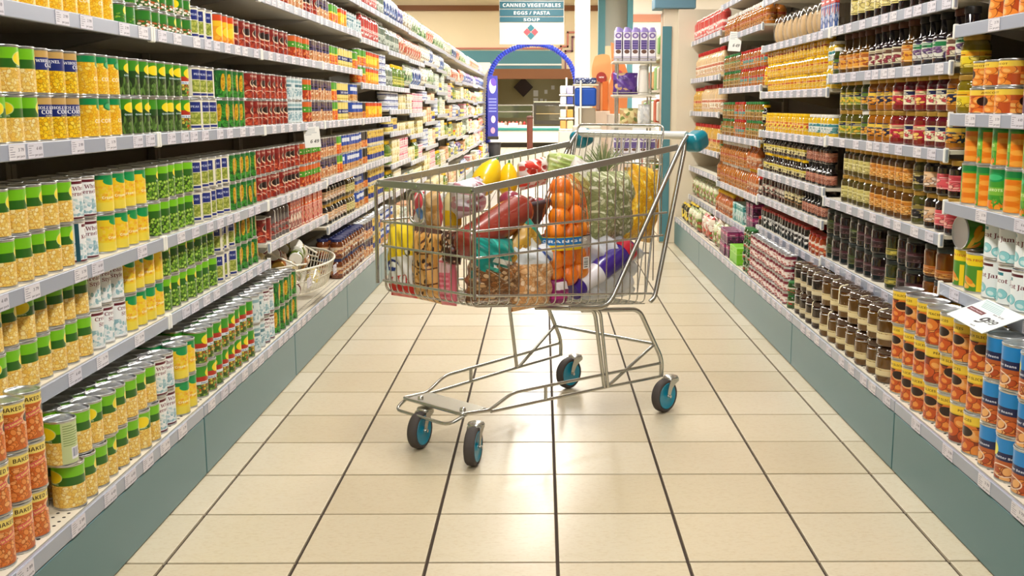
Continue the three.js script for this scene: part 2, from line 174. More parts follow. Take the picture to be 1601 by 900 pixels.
  baked: (c, w, h) => { fill(c, '#cf6a28', 0, h * 0.2, w, h * 0.8); blobs(c, 0, h * 0.26, w, h * 0.74, 170, ['#ee9448', '#e57e30', '#f4ac66', '#dc7028'], 15, 11, '#a8501a'); fill(c, '#f4dd72', 0, 0, w, h * 0.2); words(c, 'BAKED BEANS', w * 0.5, h * 0.105, 32, '#3b2510', 'sans-serif', 'bold', 'center', w * 0.92); oval(c, '#f0b98e', w * 0.66, h * 0.36, w * 0.25, h * 0.15); oval(c, '#231411', w * 0.7, h * 0.35, w * 0.2, h * 0.12); c.save(); c.translate(w * 0.3, h * 0.42); c.rotate(-0.3); fill(c, '#e0655c', -46, -14, 92, 28); words(c, 'in tomato', 0, 0, 18, '#ffe680'); c.restore(); },
  mango: (c, w, h) => { fill(c, '#f2d21f', 0, 0, w, h * 0.3); fill(c, '#4f8f2a', 0, h * 0.3, w, h * 0.7); for (let i = 0; i < 7; i++) oval(c, pick(['#f0a01c', '#e8871a', '#f6b83a']), w * rr(0.1, 0.6), h * rr(0.45, 0.95), 40, 18, rnd()); oval(c, '#12964f', w * 0.3, h * 0.34, w * 0.19, h * 0.1); words(c, '100% FRUIT', w * 0.62, h * 0.14, 24, '#b8481c'); fill(c, '#f2d21f', w * 0.72, h * 0.4, w * 0.1, h * 0.6); },
};
const L = {}; const labelTex = (k) => L[k] || (L[k] = wrap(P[k]));
// plain printed panels for jars, bottles, boxes: [background, band, accent, picture colours]
const ATLAS = document.createElement('canvas'); ATLAS.width = 2048; ATLAS.height = 1536; const actx = ATLAS.getContext('2d');
const atlasTex = new THREE.CanvasTexture(ATLAS); atlasTex.colorSpace = THREE.SRGBColorSpace; atlasTex.anisotropy = 8;
const simple = {}; let cells = 0;
function simpleTex(key, bg, band, ink, cols, text = '', font = 'sans-serif') {     // one cell of 256 x 128 in a shared sheet; returns its number
  if (simple[key] !== undefined) return simple[key];
  const n = cells++, cx = (n % 8) * 256, cy = Math.floor(n / 8) * 128;
  for (const k of [0, 1]) { const c = actx, w = 128, h = 128; c.save(); c.translate(cx + k * 128, cy); c.beginPath(); c.rect(0, 0, w, h); c.clip(); fill(c, bg, 0, 0, w, h); if (cols) { blobs(c, 0, 0, w, h, 14, cols, w * 0.1, h * 0.06); for (let i = 0; i < 15; i++) { const px = rnd() * w, py = h * rr(0.42, 1), r = w * rr(0.07, 0.15), a = rnd() * 3; oval(c, 'rgba(40,24,16,0.55)', px, py, r * 1.18, r * 0.9, a); oval(c, pick(cols), px, py, r, r * 0.75, a); oval(c, 'rgba(255,244,220,0.35)', px - r * 0.2, py + r * 0.1, r * 0.4, r * 0.22, a); } } fill(c, band, 0, h * 0.1, w, h * 0.24); if (!text) { for (let i = 0; i < 2; i++) fill(c, i ? ink : bg, w * rr(0.12, 0.25), h * (0.15 + i * 0.09), w * rr(0.35, 0.55), h * 0.045); } fill(c, 'rgba(255,255,255,0.6)', 0, h * 0.36, w, h * 0.02); fill(c, 'rgba(30,20,16,0.5)', 0, 0, w * 0.02, h); if (text) words(c, text, w / 2, h * 0.22, h * 0.15, ink, font, 'bold', 'center', w * 0.85); fill(c, ink, w * 0.1, h * 0.9, w * 0.8, h * 0.03); c.restore(); }
  return (simple[key] = n);
}
function inCell(g, n) { const u = g.attributes.uv, x = (n % 8) * 256, y = Math.floor(n / 8) * 128; for (let i = 0; i < u.count; i++) u.setXY(i, (x + 2 + 252 * u.getX(i)) / 2048, 1 - (y + 2 + 124 * (1 - u.getY(i))) / 1536); return g; }
// ---------------------------------------------------------------- groceries
const M = {
  tin: mat(0xd2d4d6, 0.28, 0.92), steelLid: mat(0xc9cbcd, 0.35, 0.9), white: mat(0xf0efe8, 0.45), whiteLid: mat(0xeeece4, 0.35), redLid: mat(0xb5231c, 0.35), yellowLid: mat(0xf2c513, 0.35), goldLid: mat(0xc9a04a, 0.3, 0.6),
  greenLid: mat(0x2c7a3c, 0.35), blackLid: mat(0x1b1a1a, 0.35), brownLid: mat(0x5a3426, 0.35), orangeLid: mat(0xe8841c, 0.35), slateLid: mat(0x2f3634, 0.3, 0.3),
};
const glassy = (c, r = 0.08) => phys(c, r, { clearcoat: 1, clearcoatRoughness: 0.04 });
const printed = new Map();
const printMat = (t, rough = 0.32) => { const k = t.uuid + rough; if (!printed.has(k)) printed.set(k, phys(0xffffff, rough, { map: t, clearcoat: 0.25, clearcoatRoughness: 0.25 })); return printed.get(k); };
const PLASTIC = new THREE.MeshPhysicalMaterial({ color: 0xffffff, roughness: 0.06, transmission: 1, thickness: 0, ior: 1.45 });

function pillow(w, h, d, nx = 10, ny = 12, rough = 0.06, uscale = 0.5) {   // a filled bag with pinched ends
  const g = new THREE.BufferGeometry(), pos = [], uv = [], idx = [];
  const bump = []; for (let i = 0; i < 6; i++) bump.push([rr(2, 9), rr(2, 9), rr(0, 6), rr(0.3, 1)]);
  const depth = (u, v) => { const e = Math.pow(Math.max(0, 1 - Math.pow(Math.abs(2 * u - 1), 2.6)), 0.5), q = Math.pow(Math.max(0, 1 - Math.pow(Math.abs(2 * v - 1), 3.2)), 0.6); let s = 0; for (const b of bump) s += b[3] * Math.sin(b[0] * u * 3 + b[1] * v * 3 + b[2]); return d * 0.5 * e * q * (1 + rough * s); };
  for (const side of [1, -1]) { const o = pos.length / 3;
    for (let j = 0; j <= ny; j++) for (let i = 0; i <= nx; i++) { const u = i / nx, v = j / ny, pin = 1 - 0.05 * Math.pow(Math.sin(Math.PI * v), 0.6); pos.push((u - 0.5) * w * pin, v * h, side * depth(u, v)); uv.push(side > 0 ? u * uscale : (1 - u) * uscale, v); }
    for (let j = 0; j < ny; j++) for (let i = 0; i < nx; i++) { const a = o + j * (nx + 1) + i, b = a + 1, c = a + nx + 1, e = c + 1; side > 0 ? idx.push(a, b, c, b, e, c) : idx.push(a, c, b, b, c, e); } }
  g.setAttribute('position', new THREE.Float32BufferAttribute(pos, 3)); g.setAttribute('uv', new THREE.Float32BufferAttribute(uv, 2)); g.setIndex(idx); g.computeVertexNormals(); return g;
}
const halfUV = (g) => { const u = g.attributes.uv; for (let i = 0; i < u.count; i++) u.setX(i, u.getX(i) * 0.5); return g; };
const sheet = (name, g, k, rough = 0.32) => [name, inCell(g, k.print()), printMat(atlasTex, rough)];
// each shape returns its parts as [name, geometry, material]
const SH = {
  can(k, s) { const { r, h } = k, o = 0.0009, lid = k.lid || M.tin;
    const body = lathe([[0, 0.003], [r - 0.003, 0.003], [r - 0.002, 0], [r + o, 0.001], [r + o, 0.0045], [r - 0.0008, 0.0062], [r - 0.0008, h - 0.0062], [r + o, h - 0.0045], [r + o, h - 0.0004], [r - 0.001, h], [r - 0.0028, h - 0.001], [r - 0.0034, h - 0.005], [r * 0.8, h - 0.0045], [r * 0.78, h - 0.0035], [r * 0.55, h - 0.0035], [r * 0.53, h - 0.0045], [0, h - 0.0045]], s);
    return [['paper_label', cyl(r, r, h - 0.012, s, 0, h / 2, 0, true), printMat(labelTex(k.tex))], ['tin_body', body, lid]]; },
  flat(k, s) { const { r, h } = k; return [['paper_label', cyl(r, r, h - 0.006, s, 0, h / 2, 0, true), printMat(labelTex(k.tex))], ['tin_body', lathe([[0, 0.002], [r + 0.0008, 0], [r + 0.0008, 0.003], [r - 0.0008, 0.0035], [r - 0.0008, h - 0.0035], [r + 0.0008, h - 0.003], [r + 0.0008, h], [r - 0.003, h - 0.001], [r - 0.004, h - 0.003], [0, h - 0.003]], s), M.tin]]; },
  jar(k, s) { const { r, h } = k, a = k.shoulder || 0.74, nk = k.neck || 0.8;
    const body = lathe([[0, 0], [r * 0.86, 0], [r * 0.98, h * 0.03], [r, h * 0.08], [r, h * a], [r * 0.96, h * (a + 0.05)], [r * nk, h * (a + 0.11)], [r * nk, h * 0.9], [0, h * 0.9]], s);
    const lid = lathe([[0, h * 0.99], [r * (nk + 0.01), h * 1.0], [r * (nk + 0.06), h * 0.985], [r * (nk + 0.06), h * 0.87], [r * nk, h * 0.865]].reverse(), s);
    const out = [['glass_jar', body, k.glass], ['lid', lid, k.lid]];
    if (k.print) out.push(sheet('paper_label', cyl(r * 1.012, r * 1.012, h * (k.lh || 0.42), s, 0, h * (k.ly || 0.4), 0, true), k));
    return out; },
  bottle(k, s) { const { r, h } = k, a = k.shoulder || 0.56;
    const body = lathe([[0, 0], [r * 0.9, 0], [r, h * 0.02], [r, h * a], [r * 0.9, h * (a + 0.06)], [r * 0.5, h * (a + 0.16)], [r * 0.36, h * (a + 0.24)], [r * 0.34, h * 0.92], [0, h * 0.92]], s);
    const lid = lathe([[r * 0.36, h * 0.86], [r * 0.44, h * 0.865], [r * 0.44, h * 0.99], [r * 0.38, h], [0, h]], s);
    const out = [['glass_bottle', body, k.glass], ['cap', lid, k.lid]];
    if (k.print) out.push(sheet('paper_label', cyl(r * 1.012, r * 1.012, h * (k.lh || 0.36), s, 0, h * (k.ly || 0.3), 0, true), k));
    return out; },
  box(k) { const g = halfUV(rbox(k.d, k.h, k.w, 0.003, 0, k.h / 2, 0, 1)); return [sheet('carton', g, k, 0.45)]; },
  bag(k, s) { const g = pillow(k.w, k.h, k.d, s > 10 ? 8 : 5, s > 10 ? 8 : 5, 0.05); g.rotateY(Math.PI / 2); return [sheet('bag', g, k, 0.3)]; },
  clip(k, s) { const { r, h } = k;
    const body = lathe([[0, 0], [r * 0.9, 0], [r, h * 0.05], [r, h * 0.66], [r * 0.93, h * 0.74], [r * 0.88, h * 0.78], [0, h * 0.78]], s);
    const lid = lathe([[r * 0.9, h * 0.8], [r * 0.96, h * 0.81], [r * 0.96, h * 0.88], [r * 0.85, h * 0.95], [r * 0.5, h * 0.985], [0, h]], s);
    const seal = cyl(r * 0.93, r * 0.93, h * 0.025, s, 0, h * 0.79, 0);
    const out = [['glass_jar', body, k.glass], ['glass_lid', lid, k.glass2], ['rubber_seal', seal, M.brownLid], sheet('paper_label', cyl(r * 1.012, r * 1.012, h * 0.2, s, 0, h * 0.3, 0, true), k, 0.7)];
    if (s > 14) { const q = r * 1.05;
      out.push(['wire_clip', merged([bent([[-q * 0.2, h * 0.36, q], [-q * 0.2, h * 0.8, q * 1.06], [q * 0.2, h * 0.8, q * 1.06], [q * 0.2, h * 0.36, q], [-q * 0.2, h * 0.36, q * 1.1]], 0.0015, 5, 0.008), bent([[-q, h * 0.7, 0], [-q * 0.6, h * 0.72, q * 0.8], [0, h * 0.74, q], [q * 0.6, h * 0.72, q * 0.8], [q, h * 0.7, 0], [q * 0.6, h * 0.72, -q * 0.8], [-q * 0.6, h * 0.72, -q * 0.8], [-q, h * 0.7, 0]], 0.0014, 5, 0.012)]), M.tin]);
      const st = new THREE.BufferGeometry(), pr = [[r * 0.3, 1.004], [r * 0.86, 0.956], [r * 0.985, 0.885], [r * 1.02, 0.7], [r * 1.025, 0.42]], pp = [], ii = [];
      pr.forEach(([x, y], i) => { pp.push(x, y * h, -0.008, x, y * h, 0.008); if (i) { const a = 2 * i; ii.push(a - 2, a, a - 1, a - 1, a, a + 1); } });
      st.setAttribute('position', new THREE.Float32BufferAttribute(pp, 3)); st.setAttribute('uv', new THREE.Float32BufferAttribute(pr.flatMap((_, i) => [0, i / 4, 1, i / 4]), 2)); st.setIndex(ii); st.computeVertexNormals(); st.rotateY(-0.5);
      out.push(['paper_strip', st, M.paper]); }
    return out; },
  dome(k, s) { const { r, h } = k; const g = new THREE.SphereGeometry(1, s, 10); g.scale(k.d / 2, h / 2, r); g.translate(0, h / 2, 0); const c = new THREE.SphereGeometry(1, s, 8); c.scale(k.d * 0.36, h * 0.36, r * 0.8); c.translate(0, h * 0.42, 0); return [['clear_shell', g, PLASTIC], ['filling', c, k.glass]]; },
};
M.paper = mat(0xe4d8b4, 0.8);
const can = (tex, desc, r = 0.0365, h = 0.109, category = 'can') => ({ shape: 'can', tex, desc, r, h, category });
const jar = (desc, r, h, glass, lid, print, extra = {}) => ({ shape: 'jar', desc, r, h, glass, lid, print, category: 'jar', ...extra });
const bottle = (desc, r, h, glass, lid, print, extra = {}) => ({ shape: 'bottle', desc, r, h, glass, lid, print, category: 'bottle', ...extra });
const carton = (desc, w, h, d, print, shape = 'box', category = 'box') => ({ shape, desc, w, h, d, r: w / 2, print, category });
const S = simpleTex, G = {};
const gl = (c) => G[c] || (G[c] = glassy(c));
const K = {
  sweetcorn_can: can('sweetcorn', 'green sweetcorn can'), kernel_corn_can: can('navyCorn', 'navy banded corn can'), golden_corn_can: can('yellowCorn', 'golden corn can'), creamed_corn_can: can('lemonCorn', 'yellow creamed corn can'),
  white_corn_can: can('creamCorn', 'white kernel corn can'), white_cream_corn_can: can('creamStyle', 'white cream corn can'), pea_can: can('peas', 'green pea can'), green_bean_can: can('beans', 'dark green bean can'),
  mixed_vegetable_can: can('mixed', 'red banded pea can'), navy_pea_can: can('navyPeas', 'cream and navy pea can'), corn_cob_can: can('cob', 'green corn cob can'), tomato_can: can('tomato', 'red tomato can'), pale_teal_can: can('teal', 'pale teal tin can'),
  bean_salad_can: can('bean4', 'orange and green bean can'), plum_can: can('plum', 'purple and peach fruit can'), soup_can: can('lemonNavy', 'yellow and navy soup can'), orange_can: can('orange', 'bright orange fruit can'), vegetable_stew_can: can('green4', 'green and orange stew can'),
  blue_can: can('blue', 'blue labelled can'), black_can: can('dark', 'black and orange can'), gold_can: can('gold', 'gold and navy can'), mushroom_tin: can('mushroom', 'small mushroom tin', 0.0365, 0.062, 'tin'), small_pea_tin: can('smallPeas', 'small green pea tin', 0.0365, 0.062, 'tin'),
  tuna_tin: { ...can('tuna', 'white and navy tuna tin', 0.042, 0.045, 'tin'), shape: 'flat' }, peach_can: can('peach', 'yellow banded peach can', 0.0485, 0.114), butter_bean_can: can('blueBean', 'blue butter bean can', 0.0485, 0.116), carrot_can: can('carrot', 'green carrot can', 0.0485, 0.122),
  apricot_jam_can: can('jam', 'white apricot jam can', 0.0485, 0.114), prune_can: can('prune', 'yellow topped prune can', 0.042, 0.11), pear_can: can('pear', 'yellow topped pear can', 0.042, 0.11), apricot_tin: can('apricot', 'short apricot tin', 0.042, 0.076, 'tin'), orange_fruit_can: can('apricot', 'tall apricot can', 0.0485, 0.11), baked_bean_can: can('baked', 'baked bean can'),
  mango_can: can('mango', 'yellow mango can', 0.0485, 0.118), tall_tomato_can: can('tomato', 'tall tomato can'), 
  navy_lid_jar: jar('navy lidded cooking sauce jar', 0.036, 0.108, gl(0x6a3416), mat(0x232a5c, 0.35), () => S('navyl', '#c08a5a', '#d8c8b0', '#2a2f66', ['#8a3a24', '#e0b880', '#5a2a2a', '#e8dcc8'])),
  red_tube: bottle('grey and red tube', 0.03, 0.15, gl(0x6b625e), M.redLid, () => S('redtube', '#7a6a64', '#8a1c1c', '#e9d9c8', ['#a02a20', '#5b4a44']), { shoulder: 0.8 }),
  chilli_box: carton('red sauce box', 0.055, 0.14, 0.06, () => S('chilli', '#a3271f', '#e4572a', '#f4e1c2', ['#c23a28', '#efe0c8', '#7d1a16'])),
  pasta_box: carton('orange topped box', 0.055, 0.14, 0.06, () => S('pastab', '#c24338', '#f0641c', '#f6efe0', ['#f0cfa0', '#d85a40'])),
  honey_jar: { shape: 'clip', desc: 'clip top honey jar', r: 0.047, h: 0.125, gap: 0.022, glass: gl(0x5e3d0b), glass2: gl(0x4d3a2c), print: () => S('honey', '#dfcf9e', '#d4c08a', '#5a4020', null, 'HONEY', 'serif'), category: 'jar' },
  dark_honey_jar: { shape: 'clip', desc: 'dark clip top jar', r: 0.044, h: 0.118, gap: 0.01, glass: gl(0x2c190a), glass2: gl(0x4c3a2c), print: () => S('honeyd', '#d9cda8', '#cdb98c', '#4a3826', null, 'Honey', 'serif'), category: 'jar' },
  olive_jar: jar('dark olive jar', 0.048, 0.106, gl(0x1c1d0c), M.slateLid, () => S('olive', '#1f2415', '#3a4a1e', '#a8b070', ['#2c3418', '#4a5020']), { shoulder: 0.79, neck: 0.9, lh: 0.36 }),
  green_olive_jar: jar('yellow labelled olive jar', 0.048, 0.106, gl(0x2c3010), M.slateLid, () => S('olive2', '#b8a83a', '#4a5020', '#20240e', ['#c9b94a', '#8a8030']), { shoulder: 0.79, neck: 0.9, lh: 0.22, ly: 0.3 }),
  berry_jar: jar('dark berry jam jar', 0.048, 0.106, gl(0x160a0c), M.slateLid, () => S('berry', '#2a161a', '#4a1c28', '#8c6a70', ['#3a1a20', '#221014']), { shoulder: 0.79, neck: 0.9, lh: 0.34 }),
  preserve_jar: jar('orange preserve jar', 0.048, 0.106, gl(0x6b3a08), M.slateLid, () => S('preserve', '#c0762a', '#b05a1a', '#f0d8a0', ['#d99a40', '#a8601c']), { shoulder: 0.79, neck: 0.9, lh: 0.24, ly: 0.24 }),
  pickle_jar: jar('mixed pickle jar', 0.042, 0.116, gl(0x4d4a12), M.goldLid, () => S('pickle', '#d8c03a', '#20284a', '#f0e6c0', ['#6a8a2c', '#e0b030', '#8aa03a']), { neck: 0.86, shoulder: 0.72 }),
  gherkin_jar: jar('green gherkin jar', 0.042, 0.116, gl(0x3f4a16), M.whiteLid, () => S('gherkin', '#1c2440', '#5a7a2a', '#e8e0c0', ['#e09a2a', '#7a9a30', '#d8b040']), { neck: 0.86, shoulder: 0.72 }),
  beetroot_jar: jar('cream labelled beetroot jar', 0.043, 0.116, gl(0x5a0f1e), M.goldLid, () => S('beet', '#ece2bc', '#18204a', '#f4ecd0', ['#e8dcb0', '#c02a3c', '#efe6c6']), { neck: 0.86, shoulder: 0.72 }),
  chutney_jar: jar('red chutney jar', 0.043, 0.116, gl(0x7a1a1c), M.goldLid, () => S('chut', '#b8203a', '#e8d8a0', '#40101c', ['#d8404a', '#f0c060']), { neck: 0.86, shoulder: 0.72 }),
  piccalilli_jar: jar('yellow piccalilli jar', 0.043, 0.116, gl(0x7a6a14), M.goldLid, () => S('picc', '#e6cf2c', '#e8a020', '#5a4a10', ['#f0de60', '#d8b81c']), { neck: 0.86, shoulder: 0.72 }),
  apricot_jar: jar('orange apricot jar', 0.043, 0.116, gl(0x9a5a10), M.goldLid, () => S('aprj', '#1d2240', '#efc84a', '#2a2010', ['#f0a83a', '#f4c25a', '#e08a24']), { neck: 0.86, shoulder: 0.72 }),
  pale_label_jar: jar('pale yellow labelled jar', 0.034, 0.112, gl(0x4a4018), M.goldLid, () => S('pale', '#d6cc86', '#c9bc6a', '#5a5020', ['#e2d898', '#cabf70'])),
  orange_label_jar: jar('orange labelled jar', 0.034, 0.112, gl(0x5a3810), M.goldLid, () => S('orl', '#e0a048', '#c77a24', '#5a3010', ['#eeb868', '#d88c30'])),
  pepper_jar: jar('black labelled pepper jar', 0.034, 0.112, gl(0x4a4a1c), M.goldLid, () => S('pepper', '#17161c', '#8a7a3a', '#d8d0b0', ['#a89a5a', '#2a2830'])),
  pink_label_jar: jar('black and pink jar', 0.043, 0.114, gl(0x17090c), M.goldLid, () => S('pink', '#d9545c', '#c23a48', '#f0d8d0', ['#e0686c', '#f0b0a0', '#d04a54'])),
  grey_label_jar: jar('black and cream jar', 0.042, 0.114, gl(0x17100c), M.goldLid, () => S('greyl', '#d8a878', '#e8c8a0', '#2a1c14', ['#caa080', '#e8d8c8'])),
  jam_sauce_bottle: jar('dark fruit sauce bottle', 0.044, 0.165, gl(0x140a12), M.blackLid, () => S('sauce1', '#d8d8cc', '#28804a', '#2a2030', ['#4a3a6a', '#6a4a7a', '#d0ccc0']), { shoulder: 0.5, neck: 0.5, lh: 0.34, ly: 0.3, category: 'bottle' }),
  ginger_bottle: jar('amber sauce bottle', 0.044, 0.165, gl(0x5a3a0c), M.brownLid, () => S('sauce2', '#e6a23a', '#b0602a', '#f0e0b8', ['#a8542a', '#e8b050']), { shoulder: 0.5, neck: 0.5, lh: 0.34, ly: 0.3, category: 'bottle' }),
  plum_bottle: jar('plum sauce bottle', 0.044, 0.165, gl(0x1c0a10), M.brownLid, () => S('sauce3', '#dcd6b4', '#6a4a3a', '#2c1a18', ['#8a2a3a', '#e0d8b8', '#b84a5a']), { shoulder: 0.5, neck: 0.5, lh: 0.34, ly: 0.3, category: 'bottle' }),
  vinegar_bottle: jar('black vinegar bottle with cream label', 0.05, 0.21, gl(0x0e0a08), M.blackLid, () => S('vineg', '#e6d88a', '#cdbb5a', '#3a3010', ['#f0e4a8', '#d8c878']), { shoulder: 0.55, neck: 0.45, lh: 0.36, ly: 0.36, category: 'bottle' }),
  mustard_jar: jar('yellow mustard jar', 0.03, 0.076, gl(0xd8a010), M.yellowLid, () => S('must', '#f0c63a', '#b8481c', '#fff0c0', ['#f4d050', '#e0a81c'])),
  mustard_tub: jar('tall yellow mustard jar', 0.031, 0.1, gl(0xe0b01c), M.yellowLid, () => S('must2', '#f2d040', '#d06a2c', '#fff4d0', ['#f6dc60', '#e8b82c', '#c83c24'])),
  teal_mustard_jar: jar('yellow jar with blue white label', 0.031, 0.1, gl(0xe0b81c), M.whiteLid, () => S('must3', '#e8ece4', '#3a8a94', '#2c6a74', ['#dfe8e4', '#5aa0a4'])),
  yellow_cap_bottle: jar('black sauce bottle with yellow cap', 0.027, 0.1, gl(0x1a100a), M.yellowLid, () => S('ycap', '#d8c88a', '#e8d23a', '#20160c', ['#2a2018', '#e6dca0']), { neck: 0.66, shoulder: 0.56, lh: 0.34, ly: 0.32, category: 'bottle' }),
  soy_bottle: jar('black bottle with copper label', 0.027, 0.1, gl(0x120a0a), M.blackLid, () => S('soy', '#b06a52', '#d89a80', '#3a1814', ['#c8866c', '#8a4a3c']), { neck: 0.5, shoulder: 0.6, lh: 0.4, ly: 0.32, category: 'bottle' }),
  red_cap_jar: jar('round jar with red cap', 0.033, 0.12, gl(0x2a0e0a), M.redLid, () => S('rcap', '#1c1614', '#d8d0c0', '#b0241c', ['#8a1e1a', '#201816', '#c8c0b0']), { neck: 0.86, shoulder: 0.78 }),
  orange_cap_jar: jar('round jar with orange cap', 0.033, 0.12, gl(0x3a2a12), M.orangeLid, () => S('ocap', '#2a2014', '#e0d8a8', '#c8702a', ['#d8c890', '#3a3018']), { neck: 0.86, shoulder: 0.78 }),
  black_red_jar: jar('black jar with red cap', 0.032, 0.11, gl(0x0e0a0a), M.redLid, () => S('bred', '#141112', '#e8e6e0', '#141112', ['#e8e6e0', '#1a1616', '#1a1616']), { neck: 0.9, shoulder: 0.8 }),
  relish_jar: jar('red orange relish jar', 0.033, 0.1, gl(0x9a3a14), M.redLid, () => S('relish', '#c8502a', '#e8dcc8', '#7a1c14', ['#e08040', '#a83420', '#f0e0c0'])),
  paste_tin: can('paste', 'maroon and white tin', 0.03, 0.058, 'tin'), pesto_jar: jar('small green pesto jar', 0.03, 0.062, gl(0x2c4a1c), M.greenLid, () => S('pesto', '#2c6a3a', '#e8e0d0', '#1c3a1c', ['#4a8a3a', '#b8382c'])),
  caramel_bottle: bottle('caramel sauce bottle with white cap', 0.03, 0.14, gl(0xb0681c), M.whiteLid, () => S('caram', '#b5702a', '#a33a20', '#f2e2c0', ['#c8863a', '#8a4a1c'])),
  red_wrap_jar: jar('jar with red and teal label', 0.032, 0.11, gl(0xa8601c), M.redLid, () => S('rwrap', '#c0762a', '#b02a24', '#f0e4d0', ['#d89a4a', '#5a9a94', '#b04a2a'])),
  herb_jar: jar('amber jar with green label', 0.032, 0.11, gl(0x8a5a1c), M.greenLid, () => S('herb', '#a8803a', '#3a7a3c', '#f0e8d0', ['#c0984a', '#7a5a24'])),
  yellow_cap_sauce: bottle('orange sauce bottle with yellow cap', 0.03, 0.15, gl(0xb8622a), M.yellowLid, () => S('ycs', '#c07a4a', '#d8b89a', '#6a2a1c', ['#c88a5a', '#a0502c', '#e0c8b0'])),
  salad_bottle: bottle('pale salad dressing bottle', 0.032, 0.2, gl(0xd8b88a), M.redLid, () => S('salad', '#e6d8c0', '#c87a5a', '#a02c24', ['#e8c8a0', '#d0a070', '#f0ead8']), { shoulder: 0.62 }),
  oil_bottle: bottle('golden dressing bottle', 0.032, 0.19, gl(0xc89a3a), M.redLid, () => S('oil', '#d8b060', '#b8402c', '#f4e8c8', ['#e0c070', '#c08a34']), { shoulder: 0.62 }),
  green_bottle: bottle('green dressing bottle', 0.03, 0.18, gl(0x5a7a2c), M.yellowLid, () => S('greenb', '#b8b84a', '#7a9a2c', '#3a3a14', ['#d8d060', '#6a8a30']), { shoulder: 0.62 }),
  plastic_dome: { shape: 'dome', desc: 'clear plastic dome pack', r: 0.05, h: 0.15, d: 0.05, glass: mat(0xc9a878, 0.7), category: 'pack' }, cutlery_card: carton('blue and red hanging card', 0.075, 0.17, 0.02, () => S('card', '#3a6ab0', '#c83a30', '#f0f0f0', ['#b83a2c', '#3a5aa8', '#e8e8ee'])),
  red_snack_bag: carton('red snack bag', 0.19, 0.165, 0.08, () => S('rbag', '#b8322c', '#e8dcc8', '#fff', ['#d8a070', '#6a8a3a', '#c84a34', '#f0e8d8']), 'bag', 'bag'), green_salad_bag: carton('green dried vegetable bag', 0.17, 0.155, 0.07, () => S('gbag', '#8aa04a', '#e0e0c0', '#c03a2c', ['#c8b870', '#5a7a30', '#d8d8b0', '#a04a34']), 'bag', 'bag'),
  yellow_bag: carton('black and yellow bag', 0.13, 0.15, 0.06, () => S('ybag', '#e8c81c', '#2a2414', '#2a2414', ['#f0d83a', '#3a3018', '#c89a1c']), 'bag', 'bag'), purple_box: carton('purple box', 0.1, 0.08, 0.07, () => S('pbox', '#5a1c4a', '#a8286a', '#e8c8d8', ['#8a2a6a', '#3a1434'])), lime_box: carton('bright lime green box', 0.12, 0.1, 0.08, () => S('lbox', '#7ac81c', '#8ad82c', '#5aa012', null)),
  teal_box: carton('pale teal box', 0.08, 0.12, 0.06, () => S('tbox', '#b8dcd8', '#3a9a94', '#1c5a5a', ['#d8ece8', '#6ab0a8'])), grey_bottle_pack: bottle('grey green bottle', 0.036, 0.17, gl(0x6a7a6c), M.whiteLid, () => S('ggb', '#9aa898', '#d8dcd0', '#3a4a3c', ['#7a8a7c', '#c8d0c4', '#3c4a40']), { shoulder: 0.7 }),
  red_white_bottle: bottle('red and white bottle', 0.034, 0.17, gl(0xc84a44), M.whiteLid, () => S('rwb', '#d8645c', '#f0e0d8', '#b02a24', ['#e8a8a0', '#c83c38', '#f4ece8']), { shoulder: 0.75 }),
  white_packet: carton('white noodle packet', 0.12, 0.055, 0.09, () => S('wpk', '#ece8dc', '#d8c88a', '#b0a884', ['#f4f0e4', '#d8d0b8', '#c8b070'])), yellow_packet: carton('yellow and white noodle packet', 0.11, 0.06, 0.09, () => S('ypk', '#e6d48a', '#f0ead0', '#a8862c', ['#f0e4a8', '#cfae4a', '#fff8e0'])),
  peach_packet: carton('peach coloured packet', 0.11, 0.075, 0.09, () => S('ppk', '#e8a878', '#f0c8a0', '#b8502c', ['#f0c09a', '#d8804a'])), pink_packet: carton('pink and white packet', 0.11, 0.06, 0.09, () => S('pkp', '#f0d8d8', '#e0567a', '#c02a4a', ['#f4e4e4', '#e07a94', '#fff0f0'])),
  grey_packet: carton('white and green packet', 0.11, 0.065, 0.09, () => S('gpk', '#dfe2dc', '#a8b8a0', '#6a7a64', ['#e8ece6', '#9ab09a', '#c8d0c4'])), navy_bag: carton('navy and purple bag', 0.15, 0.16, 0.08, () => S('nbag', '#2c3a8c', '#7a4a9a', '#e0e0f0', ['#4a5ab0', '#d8d8e8', '#b04a4a']), 'bag', 'bag'),
  rice_bag: carton('white rice bag', 0.16, 0.17, 0.08, () => S('rice', '#f0ece0', '#d8d0c0', '#a89a7a', ['#f8f4ea', '#d8c8a0', '#e8e0cc']), 'bag', 'bag'), orange_bag: carton('orange and pink bag', 0.16, 0.18, 0.08, () => S('obag', '#e8a884', '#d8604a', '#fff0e0', ['#f0c8a8', '#c85a44', '#f8e8d8']), 'bag', 'bag'), green_bag: carton('green grocery bag', 0.16, 0.18, 0.08, () => S('gbag2', '#7aa86a', '#e8e8d8', '#3a6a34', ['#9ac08a', '#e8e4d0', '#4a7a44']), 'bag', 'bag'),
  blue_bag: carton('blue grocery bag', 0.16, 0.18, 0.08, () => S('bbag', '#3a5a9c', '#e4e8f0', '#22386c', ['#5a7ab8', '#dfe6f2', '#2c4480']), 'bag', 'bag'),
};
P.paste = (c, w, h) => { fill(c, '#e9d9d2', 0, 0, w, h); fill(c, '#7a1c34', 0, 0, w, h * 0.3); blobs(c, 0, h * 0.35, w, h * 0.6, 22, ['#a83a44', '#f4ece6', '#c88a80'], 22, 20); fill(c, '#7a1c34', 0, h * 0.9, w, h * 0.1); };

